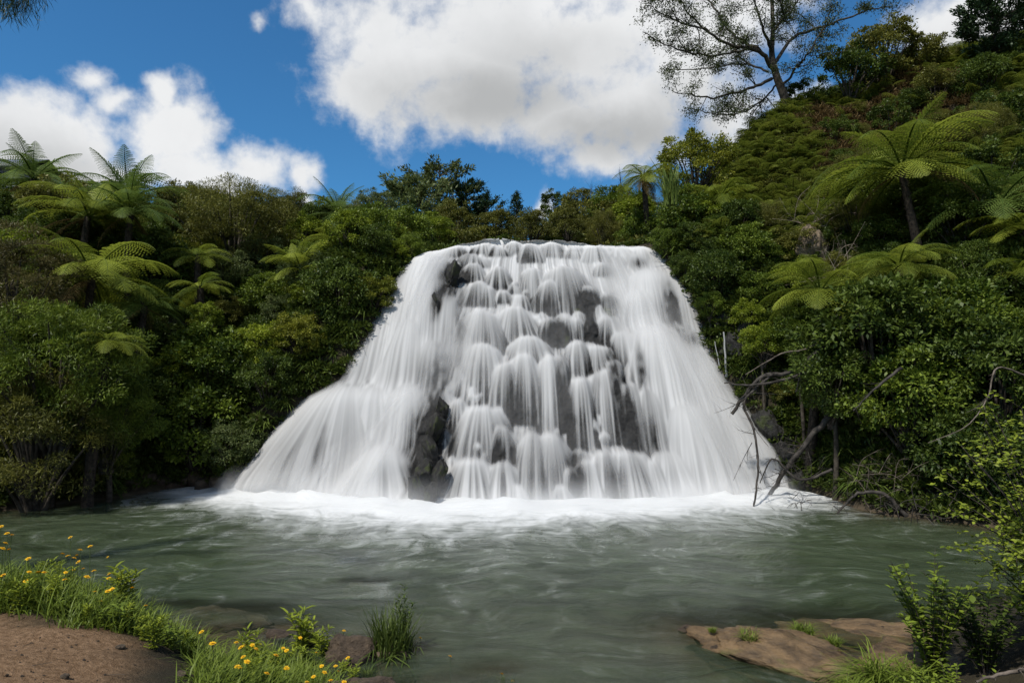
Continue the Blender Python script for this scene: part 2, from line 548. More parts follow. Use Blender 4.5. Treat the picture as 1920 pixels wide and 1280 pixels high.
def terrain(x, y):
    """height of the ground, bilinear"""
    x = np.atleast_1d(np.asarray(x, float)); y = np.atleast_1d(np.asarray(y, float))
    i = np.clip(np.searchsorted(GX, x) - 1, 0, len(GX) - 2); j = np.clip(np.searchsorted(GY, y) - 1, 0, len(GY) - 2)
    fx = np.clip((x - GX[i]) / (GX[i + 1] - GX[i]), 0, 1); fy = np.clip((y - GY[j]) / (GY[j + 1] - GY[j]), 0, 1)
    return (TZ[j, i] * (1 - fx) + TZ[j, i + 1] * fx) * (1 - fy) + (TZ[j + 1, i] * (1 - fx) + TZ[j + 1, i + 1] * fx) * fy


def th(x, y): return float(terrain(x, y)[0])


def ground_hit(px, py, y0=3.0, y1=90.0):
    """where the line of sight through a pixel meets the ground"""
    d = ray(px, py)
    Y = np.concatenate([np.arange(y0, 40, .1), np.arange(40, y1, .4)])
    P = CAM[None] + d[None] * (Y / d[1])[:, None]
    h = terrain(P[:, 0], P[:, 1])
    k = np.nonzero(P[:, 2] <= h)[0]
    if len(k) == 0: return None
    return P[k[0]]


def grid_faces(nx, ny):
    i = np.arange(nx - 1)[None, :]; j = np.arange(ny - 1)[:, None] * nx
    a = i + j
    return np.stack([a, a + 1, a + nx + 1, a + nx], -1).reshape(-1, 4)


# ground material: soil, forest litter, and the bare dirt of the path on the near bank
m, T, out = new_mat('soil')
tc = T.n('ShaderNodeTexCoord').outputs['Object']
n = T.noise(tc, 1.2, 8, 0.65); nf = T.noise(tc, 22, 6, 0.7); ng = T.noise(tc, 70, 4, 0.7)
litter = T.mix(T.mapr(n, .3, .7), (0.020, 0.017, 0.010, 1), (0.055, 0.045, 0.026, 1))
dirt = T.mix(T.mapr(nf, .3, .72), (0.125, 0.070, 0.032, 1), (0.300, 0.190, 0.108, 1))
dirt = T.mix(T.mapr(ng, .62, .72), dirt, (0.27, 0.20, 0.13, 1))
path = attr(T, 'path')
bedc = T.mix(T.mapr(n, .3, .7), (0.075, 0.058, 0.040, 1), (0.17, 0.125, 0.085, 1))
c = T.mix(path, litter, dirt)
c = T.mix(attr(T, 'bed'), c, bedc)
hh = T.math('ADD', T.math('MULTIPLY', nf, .6), T.math('MULTIPLY', ng, .5))
principled(T, out, c, 0.9, 0.2, bump(T, hh, 1.0, 0.05))
M['soil'] = m

PATH_EDGE = np.array([ray(*p) for p in [(0, 1150), (80, 1158), (130, 1186), (240, 1192), (290, 1215), (340, 1222), (378, 1275)]])
d_path = np.clip((XX + 2.45 - (YY - 4.6) * -0.45) / -0.25, 0, 1) * np.clip((6.15 - 0.18 * (XX + 4) - YY + .12 * np.sin(XX * 5)) / 0.2, 0, 1)
bed = np.clip((0.05 - TZ) / 0.1, 0, 1)
me = mesh_np('ground', np.stack([XX, YY, TZ], -1).reshape(-1, 3), grid_faces(len(GX), len(GY)), M['soil'], {'path': d_path.ravel(), 'bed': bed.ravel()}, True)
ground = tag(obj('ground', me), kind='structure')

# ------------------------------------------------------------------ cliff and waterfall
SET = 0.5
DOMES = []    # world: xc, zc, hw, zend, prot, lo, seed, fan


def dome(px, py, hw, pend, lo=0.45, prot=None, fan=0.25, lean=0.0):
    p = fall_hit(px, py, 0.1)
    pe = fall_hit(px, min(pend, 948), 0.1)
    drop = max(p[2] - pe[2], .08)
    if prot is None: prot = min(0.55, 0.26 * drop + .14)
    DOMES.append((p[0], p[2], hw / FPX * p[1], max(pe[2], -.3), prot, lo, len(DOMES), fan, lean))


for a in [
    # the crest
    (888, 472, 34, 500, .5), (935, 456, 24, 478, .55), (905, 452, 22, 474, .5), (965, 451, 20, 474, .5), (995, 452, 24, 490, .6), (1035, 452, 26, 480, .6), (1075, 457, 26, 482, .75), (1115, 460, 30, 490, .85), (1160, 461, 24, 480, .8), (1205, 463, 26, 485, .8),
    (1195, 474, 17, 503, .22), (850, 462, 30, 480, .6),
    # upper middle
    (934, 500, 27, 542, .35), (910, 534, 18, 575, .4), (942, 545, 20, 568, .35), (888, 494, 24, 528, .4), (897, 528, 32, 574, .4), (842, 553, 14, 652, .35), (905, 578, 44, 690, .3), (812, 594, 18, 640, .25), (815, 636, 22, 745, .16),
    (1048, 500, 62, 590, .3), (1031, 526, 24, 592, .35), (1102, 536, 22, 592, .25), (1140, 543, 24, 592, .3), (1000, 500, 22, 560, .7), (965, 575, 45, 640, .65),
    # middle ledge
    (1031, 595, 20, 650, .1), (1062, 594, 18, 650, .12), (1082, 594, 15, 640, .55), (1107, 597, 14, 640, .1), (1140, 594, 34, 650, .25), (1165, 620, 22, 700, .25),
    (1081, 636, 22, 710, .5), (1119, 641, 36, 705, .45), (1130, 688, 42, 838, .5), (1150, 672, 16, 780, .05), (989, 628, 44, 720, .4), (980, 666, 36, 800, .35), (948, 678, 32, 800, .3), (1026, 666, 20, 815, .3), (1045, 662, 20, 815, .06), (1195, 661, 18, 770, .3), (1176, 716, 18, 850, .35), (1212, 733, 22, 860, .4), (1085, 708, 24, 850, .35),
    (905, 640, 40, 760, .55),
    # lower left, falls over the rock
    (825, 730, 52, 815, .45), (859, 750, 26, 820, .5), (905, 758, 52, 870, .6), (942, 797, 30, 880, .2), (884, 864, 56, 950, .55), (940, 868, 34, 950, .35), (1000, 812, 30, 945, .4), (1032, 812, 36, 945, .3), (965, 905, 30, 950, .45),
    (1065, 881, 24, 945, .12), (1048, 915, 34, 950, .4), (1100, 858, 36, 950, .35), (1170, 838, 56, 945, .35), (1128, 847, 26, 945, .3), (1212, 860, 30, 948, .35), (1090, 840, 24, 880, .15),
]: dome(*a)
NCEN = len(DOMES)
for a in [  # the smooth outer curtains
    (800, 476, 44, 720, .62, .55, .5), (770, 500, 40, 712, .5, .5, .6), (735, 560, 46, 720, .62, .35, .7), (690, 640, 44, 730, .55, .3, .6),
    (656, 726, 80, 935, .38, .75, .8), (700, 730, 50, 850, .55, .6, .3), (590, 770, 70, 935, .35, .55, .8), (530, 830, 60, 940, .4, .4, .8), (589, 808, 26, 935, .18, .3, .5), (715, 840, 64, 948, .6, .7, .3), (760, 720, 40, 848, .55, .5, .2), (770, 600, 42, 740, .5, .45, .3),
    (1215, 500, 44, 615, .65, .4, .4), (1246, 505, 30, 620, .18, .45, .4), (1275, 530, 30, 625, .55, .35, .5), (1195, 545, 36, 620, .8, .4, .2),
    (1222, 612, 72, 860, .72, .6, .4), (1285, 650, 60, 800, .8, .4, .5), (1300, 617, 24, 660, .2, .3, .3), (1326, 612, 14, 660, .4, .3, .3), (1310, 690, 50, 860, .85, .4, .4),
    (1280, 760, 64, 948, .78, .5, .5), (1350, 750, 50, 900, .8, .4, .6), (1400, 810, 50, 945, .6, .4, .6), (1330, 840, 60, 948, .72, .4, .4), (1450, 880, 34, 948, .5, .3, .5), (1250, 850, 40, 948, .6, .4, .3),
]: dome(*a[:6], fan=a[6])
rd = random.Random(5)
for k in range(110):      # small uneven ledges between the big ones
    px = rd.uniform(830, 1260); py = rd.uniform(470, 900)
    if py > 620 and (px > 1210): continue
    w = rd.uniform(6, 20)
    dome(px, py, w, py + w * rd.uniform(1.0, 3.0), rd.choice([.3, .5, .7, .8]), prot=rd.uniform(.16, .34))

NXF, NZF = 860, 410
fx = np.linspace(-9.4, 8.8, NXF); fz = np.linspace(-.35, ZL + .12, NZF)
FX, FZ = np.meshgrid(fx, fz)
base = g(FX, FZ) + SET
LIPP = np.array([at(x, y, YLIP) for (x, y) in [(768, 500), (780, 484), (800, 473), (835, 466), (868, 455), (900, 449), (960, 446), (1010, 447), (1060, 452), (1110, 457), (1170, 459), (1210, 462), (1232, 470), (1248, 484), (1258, 500)]])
lipz = np.interp(FX, LIPP[:, 0], LIPP[:, 2]) + .10 * (vnoise(FX * 1.6, FX * 0, 8) - .5) + .09 * (vnoise(FX * 5, FX * 0, 18) - .5)
Yc = base.copy()
A = 0.55 + 0.25 * (FZ / ZL)
V = np.full_like(FX, 0.5); U = FX.copy(); SEED = np.zeros_like(FX)
SS = (FX - xL(FZ)) / (xR(FZ) - xL(FZ))
U = SS * 12.0
for (xc, zc, hw, ze, prot, lo, sd, fan, lean) in DOMES:
    x0 = np.searchsorted(fx, xc - hw * 1.8); x1 = np.searchsorted(fx, xc + hw * 1.8)
    k0 = max(0, np.searchsorted(fz, ze)); k1 = min(NZF, np.searchsorted(fz, zc + .05))
    if x1 <= x0 or k1 <= k0: continue
    sl = (slice(k0, k1), slice(x0, x1))
    X = FX[sl]; Z = FZ[sl]
    v = np.clip((zc - Z) / (zc - ze), 0, 1)
    wv = hw * (1 + fan * v)
    dx = (X - xc) / wv
    jag = min(.22, hw * .45) * (vnoise(X * 2.2 / max(hw, .15) * .5, X * 0 + sd, 40 + sd % 50) - .5) + 0.05 * (vnoise(X * 7, X * 0 + sd, 41 + sd % 50) - .5)
    zt = zc - hw * 0.75 * dx ** 2 * (1 - .3 * fan) + jag
    inn = (np.abs(dx) < 1) & (Z < zt)
    vv = np.clip((zt - Z) / np.maximum(zt - ze, .05), 0, 1)
    yl = float(g(xc, zc)) + SET - prot; ye = float(g(xc, ze)) + SET - .06
    yf = yl + (ye - yl) * vv ** 0.85 + min(hw, .7) * 0.26 * (1 - np.sqrt(np.clip(1 - dx ** 2, 0, 1)))
    yf = yf + 0.05 * np.exp(-((zt - Z) / .05))          # rounded lip
    yf = np.where(inn, yf, 1e3)
    win = yf < Yc[sl]
    Yc[sl] = np.where(win, yf, Yc[sl])
    A[sl] = np.where(win, .95 + (lo * (.48 if sd < NCEN else .75) - .95) * vv ** .5 - .38 * np.abs(np.clip(dx, -1, 1)) ** 4 * np.clip(vv * 4, 0, 1), A[sl])
    V[sl] = np.where(win, vv, V[sl])
    U[sl] = np.where(win, xc + (X - xc) / ((1 + fan * vv) * (.45 + .55 * np.clip((zt - Z) / (hw * 1.2 + .05), 0, 1) ** .5)) + sd * 3.7, U[sl])
    SEED[sl] = np.where(win, sd, SEED[sl])

# rock under the water
bl = (vnoise(FX * 2.3, FZ * 1.6, 91) - .5) * .25 + (vnoise(FX * 6, FZ * 4.5, 92) - .5) * .14 + (vnoise(FX * 15, FZ * 12, 93) - .5) * .05
Yrock = blur(Yc, 1.2, 1.0) + bl * .9 + .10
# water surface
outer = np.clip((np.interp(FZ, [0, 2, 3.5, 5, 8.3], [.33, .33, .38, .32, .15]) - SS) / .06, 0, 1) + np.clip((SS - np.interp(FZ, [0, 3, 5, 8.3], [.72, .72, .68, .74])) / .06, 0, 1)
outer = blur(np.clip(outer, 0, 1), 6, 6)
Yw = blur(Yc, 2.8, 3.0) * (1 - outer) + blur(Yc, 13, 9) * outer - .05
A = A * (1 - outer) + (.25 + .75 * blur(A, 16, 9)) * outer
edge = np.minimum(SS, 1 - SS)
ew = (edge * (xR(FZ) - xL(FZ)))
push = np.clip(.0 - ew, 0, 3)
st = (0.26 * vnoise(U * 5, FZ * .25 + SEED, 11) + .34 * vnoise(U * 14, FZ * .3 + SEED, 12) + .40 * vnoise(U * 34, FZ * .4, 13))
st = np.clip((st - .18) / .64, 0, 1); st = st * st * (3 - 2 * st)
st2 = vnoise(U * 3.0, FZ * .25, 14)
amp = (.22 + .62 * np.clip(V * 1.6, 0, 1)) * (1 - .5 * outer)
AL = A + (st - .5) * amp * .95 + (st2 - .5) * .35 * V
AL += .5 * np.exp(-np.clip(lipz - FZ, 0, 9) / .10)
# places where the rock comes through
for (px, py, rx, ry, w) in [(846, 518, 20, 34, 1.1), (818, 568, 9, 26, .9), (862, 600, 12, 42, .4), (822, 690, 16, 50, .35), (802, 850, 30, 92, 1.1), (1103, 566, 13, 26, 1.0), (1036, 566, 20, 26, .2), (1145, 568, 20, 24, .35), (1044, 622, 16, 26, .8), (1107, 610, 12, 24, .5), (1150, 690, 10, 45, .55), (1058, 735, 12, 70, .6), (1178, 770, 13, 66, .5), (1205, 690, 9, 45, .45), (1000, 780, 12, 60, .3), (960, 740, 10, 50, .25), (1082, 895, 16, 36, .55), (1085, 800, 12, 50, .2), (1262, 575, 13, 42, .8), (1300, 634, 16, 14, .5), (870, 690, 34, 26, .25), (945, 838, 26, 36, .3), (600, 850, 12, 50, .3), (1200, 490, 16, 10, .35), (875, 470, 18, 9, .35), (1230, 820, 10, 50, .2), (985, 560, 12, 14, .2), (1120, 700, 10, 30, .2)]:
    p = fall_hit(px, py); k = p[1] / FPX
    q = ((FX - p[0]) / (rx * k)) ** 2 + ((FZ - p[2]) / (ry * k)) ** 2
    jit = .6 + .8 * vnoise(FX * 9, FZ * 5, 77)
    AL -= w * np.exp(-q ** 1.2 * .7) * jit
AL += .55 * np.exp(-np.clip(FZ, 0, 9) / .28)
ALs = blur(AL, .6, 2.0)
over = np.clip(FZ - lipz, 0, 3)
fade = np.clip((ew + .12 * (vnoise(FZ * 3, FZ * 0, 5) - .5) + .03) / .38, 0, 1) ** .8
ALs = np.clip(ALs, .01, .98); ALs = ALs ** (1.0 + .1 * (1 - outer)) * fade
Yw = Yw - .035 * (ALs - .5) + push * .8
# both sheets bend back into the banks at their sides; above the lip they turn level and run back
Yrock += np.clip(.15 - ew, 0, 4) * .55 + over * 4
Yrock = np.maximum(Yrock, Yw + .07)
FZr = np.minimum(FZ, lipz - .08)
Yw = np.where(over > 0, np.minimum(Yw, YLIP) + over * 4 + .2, Yw)
FZw = np.minimum(FZ, lipz)

keepw = ew > -.1
cl = np.stack([FX, Yrock, FZr], -1)[::2, ::2]
ny, nx = cl.shape[:2]
me = mesh_np('cliff', cl.reshape(-1, 3), grid_faces(nx, ny), M['cliff'], None, True)
cliff = tag(obj('cliff', me), kind='structure')

m, T, out = new_mat('falling_water')
al = attr(T, 'veil')
dif = T.n('ShaderNodeBsdfDiffuse'); dif.inputs['Color'].default_value = (0.71, 0.71, 0.71, 1)
trl = T.n('ShaderNodeBsdfTranslucent'); trl.inputs['Color'].default_value = (0.71, 0.71, 0.71, 1)
mx = T.n('ShaderNodeMixShader'); mx.inputs[0].default_value = .30
T.link(dif.outputs[0], mx.inputs[1]); T.link(trl.outputs[0], mx.inputs[2])
tp = T.n('ShaderNodeBsdfTransparent')
m2 = T.n('ShaderNodeMixShader'); T.link(al, m2.inputs[0]); T.link(tp.outputs[0], m2.inputs[1]); T.link(mx.outputs[0], m2.inputs[2])
T.link(m2.outputs[0], out.inputs['Surface'])
M['falls'] = m

fall = tag(empty('waterfall', (0, 17.2, 0)), 'broad stepped waterfall of silky white water spilling over dark rock into the pool', 'waterfall')
FV = np.stack([FX, Yw, FZw], -1).reshape(-1, 3) - np.array([0, 17.2, 0])
FFc = grid_faces(NXF, NZF)
fc_s = SS.ravel()[FFc].mean(1); fc_ok = (ALs.ravel()[FFc].max(1) > .004)
zc_ = FZ.ravel()[FFc].mean(1)
bL = np.interp(zc_, [0, 2, 3.5, 5, 8.3], [.33, .33, .40, .34, .17]); bR = np.interp(zc_, [0, 3, 5, 8.3], [.72, .72, .68, .74])
for nm, selm, lab in [('water_curtain', fc_s < bL, 'smooth left curtain that fans out over a rounded shoulder'),
                      ('water_curtain', (fc_s >= bL) & (fc_s < bR), 'stepped middle cascades broken by dark ledges'),
                      ('water_curtain', fc_s >= bR, 'smooth right curtain of bright white water')]:
    f = FFc[selm & fc_ok]
    idx, inv = np.unique(f, return_inverse=True)
    me = mesh_np(nm, FV[idx], inv.reshape(f.shape), M['falls'], {'veil': ALs.ravel()[idx]}, True)
    o = obj(nm, me, fall); o['label'] = lab

# a thin outer veil of longer strands thrown clear of the ledges
q1 = fbm(SS * 9 + 3, FZ * .28 + 4, 301, 3); q2 = .5 * vnoise(SS * 90, FZ * .22, 302) + .5 * vnoise(SS * 210, FZ * .3, 303)
VA = np.clip((q1 - .48) * 2.6, 0, .5) * (.35 + .9 * q2) * np.clip(.25 + blur(ALs, 6, 6) * 1.1, 0, 1) * (.42 + .58 * outer) * fade * np.clip((lipz - .1 - FZ) / .5, 0, 1)
for (px, py, rx, ry, w) in [(804, 850, 46, 110, 1), (848, 520, 26, 44, 1), (1104, 566, 20, 34, .8)]:
    p = fall_hit(px, py); kk = p[1] / FPX; VA *= 1 - w * np.exp(-(((FX - p[0]) / (rx * kk)) ** 2 + ((FZ - p[2]) / (ry * kk)) ** 2))
YV = np.minimum(blur(Yw, 14, 10), Yw) - .10
sl = (slice(None, None, 2), slice(None, None, 1))
vv_ = np.stack([FX, YV, FZw], -1)[sl]; nyv, nxv = vv_.shape[:2]
Fv = grid_faces(nxv, nyv); av = np.clip(blur(VA, .6, 2), 0, 1)[sl].ravel(); Fv = Fv[(av[Fv].max(1) > .01) & (FZ[sl].ravel()[Fv].max(1) < lipz.min() + .6)]
idx, inv = np.unique(Fv, return_inverse=True)
o = obj('water_veil', mesh_np('water_veil', vv_.reshape(-1, 3)[idx] - np.array([0, 17.2, 0]), inv.reshape(Fv.shape), M['falls'], {'veil': av[idx]}, True), fall)
o['label'] = 'thin outer veil of long silky strands'

# ------------------------------------------------------------------ pool
px_ = np.linspace(-40, 40, 401); py_ = np.linspace(-12, 22.5, 260)
PX, PY = np.meshgrid(px_, py_)
bedz = terrain(PX.ravel(), PY.ravel()).reshape(PX.shape)
foot = yb(PX) - .15
dist = foot - PY                                   # metres in front of the foot of the fall
side = np.clip(np.maximum(-8.6 - PX, PX - 7.9), 0, 20)
dd = np.sqrt(np.clip(dist, 0, 99) ** 2 + (side * .75) ** 2)
foam = 1.15 * np.exp(-(dd / (1.9 + .9 * np.exp(-((PX + 1.8) / 3.5) ** 2))) ** 1.25)
SUNK = [((1305, 1172), (1660, 1262), .95), ((1440, 1152), (1860, 1190), .7), ((300, 1128), (500, 1140), .40), ((310, 1185), (560, 1175), .36), ((640, 1086), (720, 1088), .26), ((900, 1250), (950, 1252), .25)]


def wpt(px, py, z=0.0):
    d = ray(px, py); t = (z - CAM[2]) / d[2]; return (CAM + d * t)[:2]


dep_ = np.clip(-bedz, 0, 3)
for (pa, pb, w) in SUNK:            # shallows over the sunken rocks
    a_, b_ = wpt(*pa), wpt(*pb); ab = b_ - a_; tt = np.clip(((PX - a_[0]) * ab[0] + (PY - a_[1]) * ab[1]) / (ab @ ab), 0, 1)
    q = np.hypot(PX - a_[0] - tt * ab[0], PY - a_[1] - tt * ab[1]) / w
    dep_ = dep_ * (1 - .85 * np.exp(-q ** 2 * 1.5))
deep = 1 - np.exp(-dep_ / .30)
PZ = .34 * np.exp(-((dist + .1) / .55) ** 2) * (side < .1) * fbm(PX * 2.2, PY * 2.2, 66, 4) ** 2 + .012 * (fbm(PX * .9, PY * 2.2, 60, 4) - .5) * 4 + .10 * foam * (vnoise(PX * 1.3, PY * 1.3, 61))
m, T, out = new_mat('pool_water')
tc = T.n('ShaderNodeTexCoord').outputs['Object']
wp = T.noise(tc, .35, 3, .5, kind='Color')
wsc = T.n('ShaderNodeVectorMath', operation='SCALE'); T.link(T.vmath('SUBTRACT', wp, (.5, .5, .5)), wsc.inputs[0]); wsc.inputs['Scale'].default_value = 2.6
co = T.vmath('MULTIPLY', T.vmath('ADD', tc, wsc.outputs[0]), (1.0, 2.6, 1.0))
r1 = T.noise(co, 1.1, 8, .62, .6); r2 = T.noise(co, 4.5, 6, .65, .4); r3 = T.noise(co, 16.0, 4, .6, .2); r0 = T.noise(tc, .22, 3, .5)
fm = attr(T, 'foam'); dp = attr(T, 'deep')
murk = T.mix(T.mapr(r1, .32, .70), (0.013, 0.022, 0.008, 1), (0.058, 0.080, 0.040, 1))
murk = T.mix(T.mapr(r2, .40, .75, 0, .35), murk, (0.095, 0.108, 0.082, 1))
murk = T.mix(T.mapr(r0, .35, .65, 0, .4), murk, (0.065, 0.084, 0.050, 1))
cx = T.n('ShaderNodeCombineXYZ'); sx_ = T.n('ShaderNodeSeparateXYZ'); T.link(T.vmath('ADD', tc, wsc.outputs[0]), sx_.inputs[0]); T.link(T.math('MULTIPLY', sx_.outputs[0], 2.2), cx.inputs[0]); T.link(T.math('MULTIPLY', attr(T, 'out'), .5), cx.inputs[1])
r4 = T.noise(cx.outputs[0], 1.0, 6, .65, .3)
fl = T.math('ADD', fm, T.math('MULTIPLY', T.math('SUBTRACT', r1, .5), .8))
fl = T.math('ADD', fl, T.math('MULTIPLY', T.math('SUBTRACT', r4, .5), T.math('MULTIPLY', T.mapr(attr(T, 'out'), 0, 6, .7, .8), 1.2)))
fl = T.math('ADD', fl, T.math('MULTIPLY', T.math('SUBTRACT', r2, .5), .35))
fcov = T.mapr(fl, .05, .95)
wh = T.math('MULTIPLY', T.mapr(r1, .66, .80), T.mapr(r2, .45, .62))
fcov = T.math('MAXIMUM', fcov, T.math('MULTIPLY', wh, .40))
colr = T.mix(fcov, murk, (0.60, 0.61, 0.61, 1))
ro = T.mapr(fcov, 0, .6, .20, .7)
hgt = T.math('ADD', T.math('ADD', r1, T.math('MULTIPLY', r2, .45)), T.math('MULTIPLY', r3, .16))
p = principled(T, None, colr, ro, .45, bump(T, hgt, .55, .09))
tp = T.n('ShaderNodeBsdfTransparent'); tp.inputs[0].default_value = (.86, .86, .78, 1)
op = T.math('MAXIMUM', T.math('MULTIPLY_ADD', dp, .88, .12), fcov)
m2 = T.n('ShaderNodeMixShader'); T.link(op, m2.inputs[0]); T.link(tp.outputs[0], m2.inputs[1]); T.link(p.outputs[0], m2.inputs[2])
T.link(m2.outputs[0], out.inputs['Surface'])
M['pool'] = m
F = grid_faces(len(px_), len(py_))
F = F[bedz.ravel()[F].min(1) < .25]
idx, inv = np.unique(F, return_inverse=True)
me = mesh_np('pool', np.stack([PX, PY, PZ], -1).reshape(-1, 3)[idx], inv.reshape(F.shape), M['pool'], {'foam': foam.ravel()[idx], 'deep': deep.ravel()[idx], 'out': dd.ravel()[idx]}, True)
pool = tag(obj('pool', me), kind='structure')
# the stream that feeds the fall
sx = np.linspace(-4.2, 5.6, 40); sy = np.linspace(YLIP + 1.0, 40, 60)
SX, SY = np.meshgrid(sx, sy)
me = mesh_np('stream', np.stack([SX + np.clip(SY - 28, 0, 20) * .1, SY, np.interp(SX, LIPP[:, 0], LIPP[:, 2]) - .4 + .02 * vnoise(SX * 2, SY, 3) + (SY - YLIP) * .01], -1).reshape(-1, 3), grid_faces(40, 60), M['pool'], {'foam': np.clip(.8 - (SY.ravel() - YLIP) * .12, .1, 1), 'deep': np.ones(SX.size), 'out': SY.ravel() - YLIP}, True)
tag(obj('stream', me), kind='structure')
# ------------------------------------------------------------------ leaves and plants
def unit(v): return v / (np.linalg.norm(v, axis=-1, keepdims=True) + 1e-9)


def leaves(C, A, N, L, Wd, tint, fold=0.15):
    """one leaf-shaped quad per row: base C, axis A, normal N"""
    A = unit(A); S = unit(np.cross(N, A)); N = np.cross(A, S)
    L = np.asarray(L)[:, None] if np.ndim(L) else L
    Wd = np.asarray(Wd)[:, None] if np.ndim(Wd) else Wd
    b = C; t = C + A * L - N * L * fold * .6
    mid = C + A * L * .48 + N * L * fold * .25
    l = mid + S * Wd * .5; r = mid - S * Wd * .5
    n = len(C)
    V = np.stack([b, r, t, l], 1).reshape(-1, 3)
    F = np.arange(n * 4).reshape(n, 4)
    return V, F, np.repeat(tint, 4)


def crown_points(r, nclump, up=0.25, inner=.45):
    d = unit(r.normal(size=(nclump, 3))); d[:, 2] += up; d = unit(d)
    rad = inner + (1 - inner) * r.random(nclump) ** .5
    return d * rad[:, None], d


def shrub_mesh(seed, mat, nclump=60, per=90, leaf=(.09, .045), rc=.26, squash=.85, up=.3, fine=False, lift=1.0, inner=.45, spray=0.6, stem_mat='bark', stem_r=.045):
    r = np.random.default_rng(seed)
    C, d = crown_points(r, nclump, up, inner)
    lump = .72 + .42 * r.random(nclump)
    C = C * lump[:, None] * np.array([1, 1, squash]) + np.array([0, 0, lift])
    C[:, 2] = np.maximum(C[:, 2], .12)
    n = nclump * per
    ci = np.repeat(np.arange(nclump), per)
    rcs = (rc * (.55 + .8 * r.random(nclump)))[ci]
    ld = unit(r.normal(size=(n, 3)) + d[ci] * .55 + np.array([0, 0, .35]))
    rr = r.random(n) ** .45
    P = C[ci] + ld * (rcs * rr)[:, None] * np.array([1.15, 1.15, .75])
    ax = unit(ld * .7 + d[ci] * .3 + r.normal(size=(n, 3)) * spray + np.array([0, 0, -.05]))
    N = unit(np.array([0, 0, 1.0]) + r.normal(size=(n, 3)) * .55 + ld * .4)
    L = leaf[0] * (.6 + .8 * r.random(n)); Wd = leaf[1] * (.7 + .6 * r.random(n))
    tint = np.clip(.40 + (r.random(nclump) - .5)[ci] * .5 + (r.random(n) - .5) * .7, 0, 1)
    V, F, t = leaves(P, ax, N, L, Wd, tint, .1 if fine else .2)
    crown = mesh_np('crown', V, F, M[mat], {'tint': t})
    mb = MB()
    order = r.permutation(nclump)[:max(8, nclump // 4)]
    for i in order:
        e = C[i]; s = np.array([r.normal() * .05, r.normal() * .05, -.25])
        mid = s * .45 + e * .55 + r.normal(size=3) * .07; mid[2] = max(mid[2], .1)
        tt = np.linspace(0, 1, 6)[:, None]
        Pp = (1 - tt) ** 2 * s + 2 * tt * (1 - tt) * (np.array([mid[0] * .5, mid[1] * .5, mid[2] * .9])) + tt ** 2 * e
        mb.tube(Pp, np.linspace(stem_r, .008, 6), 4)
    return mb.mesh('trunk', M[stem_mat]), crown


PROTO = {}
PROTO['leafy_mid'] = [shrub_mesh(s, 'leaf_mid', 80, 140, (.085, .046)) for s in (1, 2)]
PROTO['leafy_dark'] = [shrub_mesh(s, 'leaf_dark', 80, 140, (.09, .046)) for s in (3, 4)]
PROTO['leafy_bright'] = [shrub_mesh(s, 'leaf_bright', 70, 130, (.085, .048), rc=.22) for s in (5, 6)]
PROTO['fine_olive'] = [shrub_mesh(s, 'leaf_olive', 130, 260, (.06, .011), rc=.2, fine=True, spray=.8) for s in (7, 8)]
PROTO['fine_green'] = [shrub_mesh(s, 'leaf_mid', 140, 300, (.06, .011), rc=.2, fine=True, spray=.7) for s in (9,)]
PROTO['fine_brown'] = [shrub_mesh(s, 'leaf_brown', 130, 280, (.06, .011), rc=.2, fine=True, spray=.7) for s in (10,)]
PROTO['yellow_round'] = [shrub_mesh(11, 'leaf_yellow', 110, 130, (.075, .036), rc=.18, inner=.6)]
PROTO['dark_open'] = [shrub_mesh(12, 'leaf_dark', 70, 110, (.085, .044), rc=.17, inner=.5)]
PROTO['olive_leafy'] = [shrub_mesh(s, 'leaf_olive', 90, 120, (.075, .038), rc=.2, inner=.5) for s in (13, 14)]
PROTO['pale_open'] = [shrub_mesh(15, 'leaf_pale', 70, 120, (.075, .03), rc=.2)]

PLACED = []
veg_rng = random.Random(21)


def plant(kind, px, py, rpx, name='shrub', label=None, cat='shrub', group=None, sz=1.0, Y=None, sink=.1, base=None):
    """a shrub whose crown is centred on the line of sight px,py with radius rpx (photograph pixels)"""
    if base is None:
        if Y is None:
            p = ground_hit(px, py + rpx * .75)
            if p is None: return None
        else:
            p = at(px, py, Y); p[2] = th(p[0], p[1])
    else: p = np.array(base, float)
    s = rpx / FPX * p[1]
    tm, cm = PROTO[kind][veg_rng.randrange(len(PROTO[kind]))]
    root = empty(name, (p[0], p[1] + s * .15, th(p[0], p[1] + s * .15) - sink * s), veg_rng.uniform(0, 6.28), (s, s, s * sz))
    obj('trunk', tm, root); obj('crown', cm, root)
    tag(root, label, cat, group)
    PLACED.append((p[0], p[1], s))
    return root


